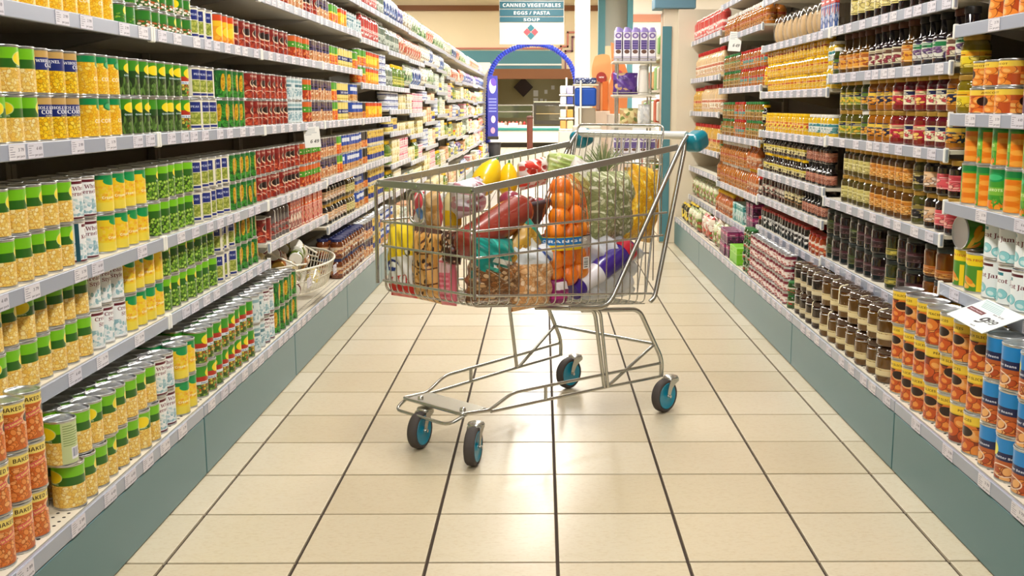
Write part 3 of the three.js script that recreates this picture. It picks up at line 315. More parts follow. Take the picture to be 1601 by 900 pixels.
const ORD = ('first second third fourth fifth sixth seventh eighth ninth tenth eleventh twelfth thirteenth fourteenth fifteenth sixteenth seventeenth eighteenth nineteenth twentieth').split(' ');
const TENS = ['', '', 'twenty', 'thirty', 'forty', 'fifty', 'sixty', 'seventy'];
const ordinal = (n) => (n < 20 ? ORD[n] : (n + 1) % 10 === 0 ? TENS[Math.floor((n + 1) / 10)].replace(/y$/, 'ieth') : TENS[Math.floor((n + 1) / 10)] + '-' + ORD[(n + 1) % 10 - 1]);
const NUM = 'zero one two three four five six seven eight nine ten eleven twelve thirteen fourteen fifteen sixteen seventeen eighteen nineteen twenty'.split(' ');
const protos = new Map(), seenLabels = new Set();
const lod = (z) => (z > -4.6 ? 24 : z > -6.3 ? 16 : z > -9 ? 12 : 8);
function item(kind, x, y, z, turn, label, group, parts) {
  const k = K[kind], s = lod(z), whole = s <= 12 && !parts, key = kind + s + whole;
  let o = protos.get(key);
  if (o) { o = o.clone(); } else {
    const list = SH[k.shape](k, s);
    if (whole) { o = new THREE.Mesh(mergeGeometries(list.map((p) => merged([p[1]])), true), list.map((p) => p[2])); o.castShadow = o.receiveShadow = true; }
    else { o = new THREE.Group(); for (const [n, g, m] of list) mesh(n, g, m, o); }
    protos.set(key, o);
  }
  o.name = numbered(kind); o.position.set(x, y, z); o.rotation.set(0, turn, 0); o.userData = {};
  tag(o, label, k.category, group); scene.add(o); return o;
}
const BLOCKS = [   // [side, shelf from the bottom, kind, from z, to z, layers, rows deep]
  ['L', 6, 'red_white_bottle', -6.94, -7.90, 1, 1],
  ['L', 6, 'grey_bottle_pack', -7.90, -9.11, 1, 1],
  ['L', 5, 'tomato_can', -4.32, -4.95, 1, 1],
  ['L', 5, 'bean_salad_can', -4.95, -5.18, 1, 1],
  ['L', 5, 'plum_can', -5.18, -5.50, 1, 1],
  ['L', 5, 'tomato_can', -5.50, -5.83, 2, 1],
  ['L', 5, 'plum_can', -5.83, -6.18, 2, 1],
  ['L', 5, 'vegetable_stew_can', -6.18, -6.46, 2, 1],
  ['L', 5, 'orange_can', -6.46, -6.71, 2, 1],
  ['L', 5, 'pale_teal_can', -6.73, -7.20, 1, 1],
  ['L', 5, 'red_white_bottle', -7.23, -7.93, 1, 1],
  ['L', 5, 'grey_bottle_pack', -7.93, -8.66, 1, 1],
  ['L', 5, 'green_bottle', -8.66, -9.41, 1, 1],
  ['L', 4, 'creamed_corn_can', -2.03, -2.38, 1, 2],
  ['L', 4, 'golden_corn_can', -2.38, -3.08, 1, 2],
  ['L', 4, 'small_pea_tin', -3.09, -3.29, 3, 1],
  ['L', 4, 'mushroom_tin', -3.29, -3.73, 3, 1],
  ['L', 4, 'navy_pea_can', -3.74, -4.01, 2, 1],
  ['L', 4, 'orange_can', -4.02, -4.24, 2, 1],
  ['L', 4, 'tomato_can', -4.25, -5.13, 2, 1],
  ['L', 4, 'bean_salad_can', -5.22, -5.63, 2, 1],
  ['L', 4, 'plum_can', -5.63, -6.12, 2, 1],
  ['L', 4, 'vegetable_stew_can', -6.12, -6.36, 2, 1],
  ['L', 4, 'soup_can', -6.38, -6.85, 2, 1],
  ['L', 4, 'vegetable_stew_can', -6.90, -7.39, 2, 1],
  ['L', 4, 'orange_can', -7.39, -7.96, 2, 1],
  ['L', 4, 'tuna_tin', -8.03, -8.98, 5, 1],
  ['L', 3, 'sweetcorn_can', -2.03, -2.58, 2, 2],
  ['L', 3, 'kernel_corn_can', -2.58, -2.84, 2, 2],
  ['L', 3, 'golden_corn_can', -2.85, -3.08, 2, 2],
  ['L', 3, 'green_bean_can', -3.09, -3.60, 2, 1],
  ['L', 3, 'mixed_vegetable_can', -3.61, -3.73, 2, 1],
  ['L', 3, 'navy_pea_can', -3.74, -4.02, 2, 1],
  ['L', 3, 'corn_cob_can', -4.04, -4.40, 2, 1],
  ['L', 3, 'tomato_can', -4.41, -5.07, 2, 1],
  ['L', 3, 'pale_teal_can', -5.09, -5.44, 2, 1],
  ['L', 3, 'bean_salad_can', -5.46, -5.63, 2, 1],
  ['L', 3, 'plum_can', -5.63, -6.16, 2, 1],
  ['L', 3, 'vegetable_stew_can', -6.16, -6.36, 2, 1],
  ['L', 3, 'soup_can', -6.36, -6.68, 2, 1],
  ['L', 3, 'blue_can', -6.78, -7.17, 2, 1],
  ['L', 3, 'black_can', -7.17, -7.36, 2, 1],
  ['L', 3, 'orange_can', -7.36, -8.03, 2, 1],
  ['L', 2, 'sweetcorn_can', -2.03, -2.72, 2, 2],
  ['L', 2, 'white_corn_can', -2.72, -2.91, 2, 2],
  ['L', 2, 'creamed_corn_can', -2.92, -3.27, 2, 2],
  ['L', 2, 'pea_can', -3.27, -3.69, 2, 2],
  ['L', 2, 'navy_pea_can', -3.70, -4.09, 2, 2],
  ['L', 2, 'corn_cob_can', -4.10, -4.48, 2, 2],
  ['L', 2, 'tomato_can', -4.49, -5.29, 2, 1],
  ['L', 2, 'bean_salad_can', -5.32, -5.79, 2, 1],
  ['L', 2, 'plum_can', -5.81, -6.26, 2, 1],
  ['L', 2, 'vegetable_stew_can', -6.26, -6.40, 2, 1],
  ['L', 2, 'blue_can', -6.42, -7.10, 2, 1],
  ['L', 2, 'black_can', -7.10, -7.36, 2, 1],
  ['L', 2, 'gold_can', -7.39, -8.09, 2, 1],
  ['L', 1, 'sweetcorn_can', -2.03, -2.78, 2, 2],
  ['L', 1, 'white_cream_corn_can', -2.79, -3.02, 2, 2],
  ['L', 1, 'creamed_corn_can', -3.03, -3.33, 2, 2],
  ['L', 1, 'pea_can', -3.33, -3.89, 2, 2],
  ['L', 1, 'navy_pea_can', -3.90, -4.13, 2, 2],
  ['L', 1, 'corn_cob_can', -4.14, -4.50, 2, 2],
  ['L', 1, 'tomato_can', -4.53, -4.69, 1, 1],
  ['L', 1, 'red_tube', -4.69, -5.02, 1, 1],
  ['L', 1, 'chilli_box', -5.04, -5.29, 1, 1],
  ['L', 1, 'pasta_box', -5.29, -5.76, 1, 1],
  ['L', 1, 'grey_label_jar', -5.86, -6.53, 2, 1],
  ['L', 1, 'pale_label_jar', -6.53, -6.80, 2, 1],
  ['L', 1, 'blue_can', -6.85, -7.15, 2, 1],
  ['L', 1, 'black_can', -7.15, -7.36, 2, 1],
  ['L', 1, 'gold_can', -7.39, -8.09, 2, 1],
  ['L', 0, 'baked_bean_can', -1.82, -2.31, 3, 2],
  ['L', 0, 'sweetcorn_can', -2.46, -2.97, 2, 3],
  ['L', 0, 'white_corn_can', -2.97, -3.16, 2, 3],
  ['L', 0, 'creamed_corn_can', -3.16, -3.35, 2, 3],
  ['L', 0, 'mixed_vegetable_can', -3.36, -4.00, 2, 3],
  ['L', 0, 'pale_teal_can', -4.01, -4.16, 2, 3],
  ['L', 0, 'white_corn_can', -4.16, -4.34, 2, 2],
  ['L', 0, 'corn_cob_can', -4.34, -4.72, 2, 3],
  ['L', 0, 'navy_lid_jar', -5.78, -6.55, 2, 2],
  ['L', 0, 'plum_can', -6.55, -6.90, 2, 2],
  ['L', 0, 'gold_can', -6.90, -7.22, 2, 2],
  ['L', 0, 'blue_can', -7.22, -7.83, 2, 1],
  ['R', 4, 'orange_fruit_can', -2.65, -3.15, 2, 1],
  ['R', 3, 'prune_can', -2.79, -2.94, 2, 1],
  ['R', 3, 'pear_can', -2.52, -2.79, 2, 1],
  ['R', 3, 'apricot_tin', -2.96, -3.26, 2, 2],
  ['R', 2, 'carrot_can', -2.46, -3.26, 2, 1],
  ['R', 1, 'apricot_jam_can', -2.46, -3.07, 2, 1],
  ['R', 1, 'mango_can', -3.08, -3.31, 1, 1],
  ['R', 0, 'butter_bean_can', -2.22, -2.74, 3, 1],
  ['R', 0, 'peach_can', -2.74, -3.49, 3, 2],
  ['R', 5, 'vinegar_bottle', -3.22, -4.53, 1, 1],
  ['R', 4, 'jam_sauce_bottle', -3.27, -3.36, 1, 1],
  ['R', 4, 'plum_bottle', -3.36, -3.48, 1, 1],
  ['R', 4, 'jam_sauce_bottle', -3.48, -3.78, 1, 1],
  ['R', 4, 'ginger_bottle', -3.78, -3.89, 1, 1],
  ['R', 4, 'plum_bottle', -3.89, -4.29, 1, 1],
  ['R', 4, 'ginger_bottle', -4.29, -4.66, 1, 1],
  ['R', 3, 'piccalilli_jar', -3.24, -3.33, 2, 1],
  ['R', 3, 'apricot_jar', -3.33, -3.42, 2, 1],
  ['R', 3, 'beetroot_jar', -3.42, -3.62, 2, 1],
  ['R', 3, 'chutney_jar', -3.62, -3.72, 2, 1],
  ['R', 3, 'beetroot_jar', -3.72, -3.86, 2, 1],
  ['R', 3, 'chutney_jar', -3.86, -3.96, 2, 1],
  ['R', 3, 'apricot_jar', -3.96, -4.23, 2, 1],
  ['R', 3, 'gherkin_jar', -4.23, -4.36, 2, 1],
  ['R', 3, 'pickle_jar', -4.36, -4.68, 2, 1],
  ['R', 2, 'pink_label_jar', -3.28, -3.48, 2, 1],
  ['R', 2, 'grey_label_jar', -3.48, -3.61, 2, 1],
  ['R', 2, 'pepper_jar', -3.61, -3.72, 2, 1],
  ['R', 2, 'orange_label_jar', -3.72, -4.17, 2, 1],
  ['R', 2, 'pale_label_jar', -4.17, -4.57, 2, 1],
  ['R', 1, 'preserve_jar', -3.34, -3.61, 2, 2],
  ['R', 1, 'berry_jar', -3.61, -3.83, 2, 2],
  ['R', 1, 'green_olive_jar', -3.83, -4.01, 2, 2],
  ['R', 1, 'berry_jar', -4.01, -4.31, 2, 2],
  ['R', 1, 'olive_jar', -4.31, -4.45, 2, 2],
  ['R', 1, 'berry_jar', -4.45, -4.65, 2, 1],
  ['R', 1, 'olive_jar', -4.65, -4.82, 2, 1],
  ['R', 0, 'honey_jar', -3.50, -4.41, 2, 2],
  ['R', 0, 'dark_honey_jar', -4.41, -4.88, 2, 2],
  ['R', 6, 'cutlery_card', -4.59, -4.98, 1, 1],
  ['R', 6, 'plastic_dome', -5.00, -6.04, 1, 1],
  ['R', 5, 'teal_mustard_jar', -4.71, -4.85, 2, 1],
  ['R', 5, 'mustard_jar', -4.86, -6.11, 3, 1],
  ['R', 4, 'gherkin_jar', -4.70, -4.73, 1, 1],
  ['R', 4, 'teal_mustard_jar', -4.74, -5.17, 1, 2],
  ['R', 4, 'mustard_tub', -5.19, -6.20, 1, 2],
  ['R', 3, 'soy_bottle', -4.75, -5.17, 2, 1],
  ['R', 3, 'yellow_cap_bottle', -5.19, -6.22, 2, 1],
  ['R', 2, 'soy_bottle', -4.80, -5.23, 1, 2],
  ['R', 2, 'orange_cap_jar', -5.24, -5.59, 1, 1],
  ['R', 2, 'red_cap_jar', -5.60, -6.27, 1, 1],
  ['R', 1, 'relish_jar', -4.80, -5.07, 1, 1],
  ['R', 1, 'black_red_jar', -5.09, -6.23, 1, 2],
  ['R', 0, 'pesto_jar', -4.88, -4.98, 2, 2],
  ['R', 0, 'paste_tin', -4.98, -5.88, 4, 3],
  ['R', 0, 'pesto_jar', -5.88, -6.10, 4, 2],
  ['R', 5, 'caramel_bottle', -6.18, -7.61, 1, 2],
  ['R', 4, 'red_wrap_jar', -6.22, -6.96, 2, 1],
  ['R', 4, 'herb_jar', -6.96, -7.61, 2, 1],
  ['R', 3, 'herb_jar', -6.27, -6.78, 2, 1],
  ['R', 3, 'red_wrap_jar', -6.80, -7.17, 2, 1],
  ['R', 3, 'herb_jar', -7.20, -7.70, 2, 1],
  ['R', 2, 'yellow_cap_sauce', -6.33, -6.63, 2, 1],
  ['R', 2, 'caramel_bottle', -6.65, -7.75, 2, 1],
  ['R', 1, 'purple_box', -6.41, -6.69, 2, 1],
  ['R', 1, 'teal_box', -6.73, -7.12, 1, 2],
  ['R', 1, 'yellow_cap_sauce', -7.15, -7.78, 1, 2],
  ['R', 0, 'lime_box', -6.24, -6.56, 1, 2],
  ['R', 0, 'purple_box', -6.56, -6.88, 2, 2],
  ['R', 0, 'green_salad_bag', -6.88, -7.35, 1, 2],
  ['R', 6, 'red_white_bottle', -7.67, -9.10, 1, 1],
  ['R', 5, 'salad_bottle', -7.70, -8.98, 1, 1],
  ['R', 4, 'salad_bottle', -7.70, -8.61, 1, 1],
  ['R', 4, 'oil_bottle', -8.61, -9.14, 1, 1],
  ['R', 3, 'oil_bottle', -7.75, -9.14, 1, 1],
  ['R', 2, 'red_snack_bag', -7.81, -9.22, 1, 2],
  ['R', 1, 'green_salad_bag', -7.84, -9.14, 1, 2],
  ['R', 0, 'red_snack_bag', -7.35, -7.89, 1, 3],
  ['R', 0, 'green_salad_bag', -7.89, -8.44, 1, 3],
  ['R', 0, 'yellow_bag', -8.44, -8.90, 1, 3],
];
// ---------------------------------------------------------------- shelving
const STEEL = mat(0xcfcdc6, 0.5, 0.1), DECK = mat(0xd9d2c0, 0.55), BACK = mat(0x8f8a80, 0.7), RAIL = phys(0x9aa2b3, 0.35, { clearcoat: 0.4, clearcoatRoughness: 0.2 }), UNDER = mat(0xb9b4aa, 0.6), KICK = phys(0x47747a, 0.38, { clearcoat: 0.2, clearcoatRoughness: 0.3 }), HOLE = mat(0x2c2824, 0.9), DARK = mat(0x24211f, 0.8);
const ticketTex = [0, 1, 2].map((v) => picture(128, 80, (c, w, h) => { fill(c, ['#d9d5de', '#d3d0da', '#dedadf'][v], 0, 0, w, h); fill(c, '#b8b4c4', 0, 0, w, 3); fill(c, '#b8b4c4', 0, h - 3, w, 3); for (let i = 0; i < 5; i++) fill(c, '#8c8894', 8, 12 + i * 12, rr(20, 44), 4); words(c, ['2 99', '4 49', '3 79'][v], w * 0.74, h * 0.36, 24, '#5c5866'); words(c, 'per pack', w * 0.7, h * 0.78, 16, '#5c5864'); }));
const ticketMat = ticketTex.map((t) => mat(0xffffff, 0.5, 0, { map: t }));
const SHELVES = {
  L: [[0.222, 0.508, 0.75, 1.063, 1.37, 1.6, 1.86], [0.222, 0.508, 0.75, 1.063, 1.37, 1.6, 1.86], [0.222, 0.57, 0.75, 1.063, 1.37, 1.6, 1.8], [0.222, 0.5, 0.76, 1.063, 1.37, 1.6, 1.8], [0.222, 0.5, 0.765, 1.063, 1.29, 1.58, 1.8],
    [0.222, 0.47, 0.7, 0.945, 1.115, 1.29, 1.56, 1.8], [0.222, 0.45, 0.66, 0.89, 1.08, 1.33, 1.55, 1.79], [0.222, 0.5, 0.74, 0.985, 1.2, 1.36, 1.58, 1.78], [0.222, 0.46, 0.8, 1.05, 1.3, 1.55, 1.78], [0.222, 0.5, 0.76, 1.0, 1.22, 1.5, 1.77]],
  R: [[0.225, 0.607, 0.858, 1.122, 1.38, 1.65, 1.9], [0.225, 0.49, 0.753, 1.013, 1.276, 1.47, 1.75], [0.225, 0.47, 0.645, 0.79, 1.008, 1.22, 1.47, 1.72], [0.225, 0.41, 0.626, 0.95, 1.26, 1.6, 1.82], [0.225, 0.41, 0.65, 0.82, 1.1, 1.36, 1.66]],
};
for (let b = 10; b < 16; b++) SHELVES.L.push([0.222, ...[0.47, 0.72, 0.98, 1.22, 1.48].map((y) => y + rr(-0.03, 0.03)), 1.76]);
const EDGES = { L: [], R: [-1.86, -3.3, -4.72, -6.17, -7.62, -9.07] };
for (let b = 0; b <= 16; b++) EDGES.L.push(-2.02 - 1.2545 * b);
const SIDE = { L: { s: -1, base: 1.062, front: 1.152, back: 1.64 }, R: { s: 1, base: 1.118, front: 1.232, back: 1.72 } };
const ticketGeo = box(0.0015, 0.034, 0.074);
function bay(side, b) {
  const { s, base, front, back } = SIDE[side], z0 = EDGES[side][b], z1 = EDGES[side][b + 1], len = z0 - z1 - 0.004, zm = (z0 + z1) / 2, hs = SHELVES[side][b], near = zm > -8.5;
  const which = side === 'L' ? 'canned goods and packets' : 'jars, bottles and bags';
  const bayOne = thing('shelving_bay', `${side === 'L' ? 'left' : 'right'} shelving bay ${NUM[b + 1]} from the entrance, stacked with ${which}`, 'shelving', [0, 0, zm], 0, side === 'L' ? 'bays of the left gondola' : 'bays of the right gondola');
  const X = (a) => s * a;
  mesh('back_panel', box(0.02, 2.0, len, X(back), 1.1, 0), BACK, bayOne);
  for (const e of [-1, 1]) mesh('upright', box(0.03, 2.1, 0.03, X(back - 0.03), 1.05, e * (len / 2 - 0.016)), UNDER, bayOne);
  mesh('kick_plate', rbox(0.012, hs[0] - 0.04, len - 0.003, 0.003, X(base + 0.002), (hs[0] - 0.04) / 2 + 0.003, 0, 1), KICK, bayOne);
  hs.forEach((y, n) => {
    const f = n ? front : base, d = back - f;
    const deck = mesh(n ? 'shelf' : 'base_shelf', box(d - 0.014, 0.012, len, X(f + d / 2 + 0.004), y - 0.006, 0), DECK, bayOne);
    mesh('price_rail', rbox(0.01, 0.038, len, 0.003, X(f), y - 0.0155, 0, 1), RAIL, deck);
    if (n && near) for (const e of [-1, 1]) mesh('rail_end', rbox(0.016, 0.046, 0.014, 0.004, X(f), y - 0.0155, e * (len / 2 - 0.008), 1), M.white, deck);
    if (n && near) for (const e of [-1, 1]) { const g = new THREE.BufferGeometry(), zz = e * (len / 2 - 0.012), p = [[f + 0.06, y - 0.013], [back - 0.02, y - 0.013], [back - 0.02, y - 0.09], [back - 0.1, y - 0.085]]; const sh = new THREE.Shape(p.map((q) => new THREE.Vector2(q[0], q[1]))); const eg = new THREE.ExtrudeGeometry(sh, { depth: 0.003, bevelEnabled: false }); if (s < 0) eg.scale(-1, 1, 1); if (s < 0) { const ix = eg.index ? eg.toNonIndexed() : eg; const a = ix.attributes.position.array; for (let i = 0; i < a.length; i += 9) for (let k = 0; k < 3; k++) { const t = a[i + 3 + k]; a[i + 3 + k] = a[i + 6 + k]; a[i + 6 + k] = t; } ix.computeVertexNormals(); ix.translate(0, 0, zz); mesh('bracket', ix, UNDER, deck); } else { eg.translate(0, 0, zz); mesh('bracket', eg, UNDER, deck); } }
    if (zm > -10.5) { let z = len / 2 - rr(0.06, 0.16); while (z > -len / 2 + 0.06) { const t = mesh('price_ticket', ticketGeo, pick(ticketMat), deck); t.position.set(X(f - 0.0058), y - 0.0155, z); z -= rr(0.085, zm > -3.4 ? 0.34 : 0.2); } }
    if (!n && near) { const list = []; for (let z = -len / 2 + 0.03; z < len / 2; z += 0.0254) for (const dx of [0.03, 0.055]) list.push(cyl(0.0042, 0.0042, 0.0016, 8, X(f + dx), y - 0.0004, z)); const holes = mesh('perforations', merged(list), HOLE, deck); holes.userData.kind = 'stuff'; }
  });
  return bayOne;
}
for (const side of ['L', 'R']) for (let b = 0; b < EDGES[side].length - 1; b++) bay(side, b);
// ---------------------------------------------------------------- goods on the shelves
const bayOf = (side, z) => { const e = EDGES[side]; for (let b = 0; b < e.length - 1; b++) if (z <= e[b] && z > e[b + 1]) return b; return -1; };
const LAYER = { 1: [''], 2: ['lower layer', 'upper layer'], 3: ['bottom layer', 'middle layer', 'top layer'] };
const layerName = (n, i) => (LAYER[n] ? LAYER[n][i] : ORD[i] + ' layer up');
const counters = new Map();
function block(side, n, kind, z0, z1, layers, rows) {
  const k = K[kind], { s, base, front } = SIDE[side], w = 2 * k.r + 0.0015 + (k.gap || 0), depth = k.d || 2 * k.r, count = Math.max(1, Math.floor((z0 - z1 + 0.012) / w)), step = Math.min(w * 1.06, (z0 - z1 + 0.003) / count);
  for (let row = rows - 1; row >= 0; row--) for (let i = 0; i < count; i++) {
    const z = z0 - step * (i + 0.5), b = bayOf(side, z); if (b < 0) continue;
    const e = EDGES[side]; if (e[b] - z < k.r * 0.6 || z - e[b + 1] < k.r * 0.6) { /* straddles a joint */ }
    const y0 = SHELVES[side][b][n]; if (y0 === undefined) continue;
    const f = n ? front + 0.016 : base + 0.014;
    const key = `${kind}|${side}|${b}|${n}|${row}`, c = counters.get(key) || 0; counters.set(key, c + 1);
    for (let l = 0; l < layers; l++) {
      const room = (SHELVES[side][b][n + 1] ?? 9) - y0 - 0.013; if (n && (l + 1) * k.h > room) break; if (!n && row && (l + 1) * k.h > room) break;
      const jx = row ? rr(-0.004, 0.004) : rr(-0.002, 0.006);
      const lab = `${k.desc}, ${ordinal(c)} along, ${layers > 1 ? layerName(layers, l) + ', ' : ''}${row ? (row === 1 ? 'second row, ' : 'third row, ') : ''}${side === 'L' ? 'left' : 'right'} bay ${NUM[b + 1]} shelf ${NUM[n + 1]}`;
      const turn = (k.d ? (s < 0 ? 0 : Math.PI) : (s > 0 && ['jar', 'bottle', 'clip'].includes(k.shape) ? 0 : 0)) + (k.d ? rr(-0.05, 0.05) : k.shape === 'clip' ? (s > 0 ? Math.PI : 0) + rr(-0.5, 0.5) : rr(-0.42, 0.42) + (rnd() < 0.08 ? 1.4 : 0));
      item(kind, s * (f + depth / 2 + row * depth * 1.02 + (k.d ? 0.003 : 0) + jx), y0 + l * (k.h + 0.0004), z + (k.d ? 0 : rr(-0.0006, 0.0006)), turn, lab, `${k.desc}s, ${side === 'L' ? 'left' : 'right'} bay ${NUM[b + 1]} shelf ${NUM[n + 1]}`);
    }
  }
}
for (const a of BLOCKS) block(...a);
// farther bays of the left gondola
{
  const packs = [['tuna_tin', 4], ['yellow_packet', 3], ['white_packet', 3], ['grey_packet', 3], ['peach_packet', 2], ['pink_packet', 3], ['soup_can', 2], ['gold_can', 2], ['yellow_packet', 3], ['green_bottle', 1], ['orange_can', 2]];
  const top = ['navy_bag', 'orange_bag', 'green_bag', 'rice_bag', 'orange_bag', 'rice_bag', 'blue_bag'];
  for (let b = 4; b < 16; b++) for (let n = 0; n < SHELVES.L[b].length; n++) {
    if (b === 4 && [1, 2, 3].includes(n) ) { /* the near end of this bay is stacked with cans above */ }
    const z0 = EDGES.L[b], z1 = EDGES.L[b + 1]; let z = z0 - 0.02; const last = n === SHELVES.L[b].length - 1;
    const limit = BLOCKS.filter((q) => q[0] === 'L' && q[1] === n).reduce((m, q) => Math.min(m, q[4]), 0) - 0.02; z = Math.min(z, limit);
    while (z > z1 + 0.25) {
      const far = b > 9, [kind, lay] = last || n >= 5 || (far && rnd() < 0.35) ? [pick(top), 1] : pick(packs), k = K[kind], run = Math.min(z - z1 - 0.03, Math.ceil(rr(2, 5)) * (2 * k.r + 0.0015));
      const room = last ? 0.5 : SHELVES.L[b][n + 1] - SHELVES.L[b][n] - 0.05, layers = Math.max(1, Math.min(lay, Math.floor(room / (k.h + 0.001))));
      if (k.h < room + 0.04) block('L', n, kind, z, z - run, layers, 1);
      z -= run + rr(0.004, 0.03);
    }
  }
}
// ---------------------------------------------------------------- the shopping cart
const CHROME = mat(0xcfcfca, 0.24, 0.95), ZINC = mat(0xc4c4be, 0.26, 0.95), TEALP = phys(0x0d7f92, 0.3, { clearcoat: 0.5, clearcoatRoughness: 0.2 }), TYRE = mat(0x4a4442, 0.75), BLUEHUB = phys(0x1296bb, 0.35, { clearcoat: 0.3 }), BARW = mat(0xe8e8e2, 0.4, 0.2);
const CART_O = [-0.065, 0, -3.861], CART_A = 46.8 * Math.PI / 180;   // cart axes: x runs from its front to its handle, z to the side nearer the camera
const inCart = (u, y, v) => { const c = Math.cos(CART_A), s = Math.sin(CART_A); return [CART_O[0] + u * c + v * s, y, CART_O[2] - u * s + v * c]; };
{
  const cart = thing('shopping_cart', 'chrome wire shopping cart with teal handle ends, full of groceries, standing mid-aisle', 'shopping cart', CART_O, CART_A);
  const lerp = (a, b, t) => a + (b - a) * t, T = (u) => (u + 0.465) / 0.985;
  const half = (u) => lerp(0.238, 0.27, T(u)), rim = (u) => lerp(0.888, 0.992, T(u)), y4 = (u) => lerp(0.556, 0.452, (u + 0.465) / 0.88), yb = (u) => y4(u) - 0.034;
  const rearAt = (y) => lerp(0.405, 0.548, (y - 0.43) / 0.56);          // the leaning back of the basket
  const wire = (name, pts, r, bend = 0.03, m = CHROME, radial = 8, closed = false, parent = cart) => mesh(name, bent(pts, r, radial, bend, closed), m, parent);
  // top rim: a flat-sided heavier bar round three sides
  { const P4 = [[0.545, 0.994, half(0.545)], [-0.465, 0.888, 0.238], [-0.465, 0.888, -0.238], [0.545, 0.994, -half(0.545)]].map((p) => V3(...p)), list = [];
    for (let i = 0; i < 3; i++) { const a = P4[i], b = P4[i + 1], e = b.clone().sub(a), len = e.length(); e.normalize(); const n = e.clone().cross(V3(0, 1, 0)).normalize(), up = n.clone().cross(e), g = rbox(len + 0.008, 0.023, 0.009, 0.003, len / 2, 0, 0); g.applyMatrix4(new THREE.Matrix4().makeBasis(e, up, n)); g.translate(a.x, a.y, a.z); list.push(g); }
    mesh('basket_rim', merged(list), mat(0xb6b7b1, 0.4, 0.8), cart); }
  for (const [y, r] of [[0.76, 0.0042], [0.676, 0.0042]]) wire('basket_ring', [[rearAt(y), y - 0.006, half(0.48)], [-0.466, y, 0.24], [-0.466, y, -0.24], [rearAt(y), y - 0.006, -half(0.48)]], r, 0.03);
  wire('basket_ring', [[0.415, 0.455, 0.262], [-0.468, y4(-0.465), 0.238], [-0.468, y4(-0.465), -0.238], [0.415, 0.455, -0.262]], 0.0046, 0.035);
  // hoops: down one side, across the bottom, up the other
  for (let i = 0; i < 22; i++) { const u = -0.445 + i * 0.0432, w = half(u); if (u < 0.4) wire('hoop_wire', [[u, rim(u), w - 0.004], [u, yb(u), w - 0.006], [u, yb(u), -(w - 0.006)], [u, rim(u), -(w - 0.004)]], 0.0023, 0.028, CHROME, 6); else for (const s of [-1, 1]) { const yl = lerp(0.44, 0.99, (u - 0.405) / 0.143) + 0.01; wire('side_wire', [[u, rim(u), s * (w - 0.004)], [u, yl, s * (w - 0.004)]], 0.0023, 0.01, CHROME, 6); } }
  // front wires run down and back along the bottom
  for (let i = 0; i < 15; i++) { const v = -0.214 + i * 0.0306; wire('front_wire', [[-0.462, 0.886, v], [-0.465, yb(-0.46) - 0.004, v], [0.4, yb(0.4) - 0.004, v * 1.12]], 0.0023, 0.03, CHROME, 6); }
  for (const s of [-1, 1]) wire('corner_post', [[-0.472, 0.884, s * 0.243], [-0.475, y4(-0.465) - 0.01, s * 0.243]], 0.0062, 0.01);
  wire('front_hanger', [[-0.474, 0.874, -0.03], [-0.476, 0.868, 0.01], [-0.476, 0.775, 0.01], [-0.474, 0.765, -0.03], [-0.474, 0.775, -0.066], [-0.474, 0.868, -0.066]], 0.0042, 0.03, CHROME, 8, true);
  for (const v of [-0.03, 0.238, -0.238]) { const g = cyl(0.0045, 0.0045, 0.006, 8); g.rotateZ(Math.PI / 2); g.translate(-0.474, 0.888, v * 0.98); mesh('rivet', g, CHROME, cart); }
  // rear gate
  const gate = mesh('rear_gate', bent([[0.41, 0.45, -0.236], [0.548, 1.073, -0.222], [0.548, 1.073, 0.205], [0.41, 0.45, 0.236]], 0.0042, 8, 0.02), CHROME, cart);
  wire('gate_bar', [[0.544, 1.04, -0.226], [0.544, 1.04, 0.208]], 0.0036, 0.01, CHROME, 6, false, gate);
  for (const y of [0.93, 0.74, 0.6]) { const u = lerp(0.41, 0.548, (y - 0.45) / 0.623); wire('gate_bar', [[u, y, -0.23], [u, y, 0.225]], 0.0034, 0.01, CHROME, 6, false, gate); }
  for (let i = 0; i < 13; i++) { const v = -0.196 + i * 0.0315; wire('gate_wire', [[0.41, 0.45, v * 1.08], [0.543, 1.04, v]], 0.0022, 0.01, CHROME, 6, false, gate); }
  wire('gate_bar', [[0.36, 0.5, -0.1], [0.37, 0.56, -0.1], [0.37, 0.56, 0.16], [0.36, 0.5, 0.16]], 0.0032, 0.01, CHROME, 6, false, gate);
  // side frames that carry the handle
  for (const s of [-1, 1]) {
    const w = s * 0.277;
    wire('handle_post', [[0.02, 0.447, s * 0.2], [0.165, 0.432, s * 0.255], [0.56, 1.0, w], [0.6, 1.036, w]], 0.0088, 0.05, ZINC, 10);
    wire('handle_post', [[0.405, 0.425, s * 0.262], [0.425, 0.44, s * 0.268], [0.578, 0.985, w + s * 0.003], [0.585, 1.02, w]], 0.0088, 0.03, ZINC, 10);
    const e = rbox(0.088, 0.072, 0.08, 0.026, 0, 0, 0, 4); e.rotateZ(0.35); e.translate(0.64, 1.015, s * 0.288); mesh('handle_end', e, TEALP, cart);
  }
  { const g = cyl(0.0155, 0.0155, 0.53, 16); g.rotateX(Math.PI / 2); g.translate(0.612, 1.036, 0); mesh('handle_bar', g, BARW, cart); }
  // chassis
  const cw = (u) => lerp(0.147, 0.263, (u + 0.45) / 0.95);
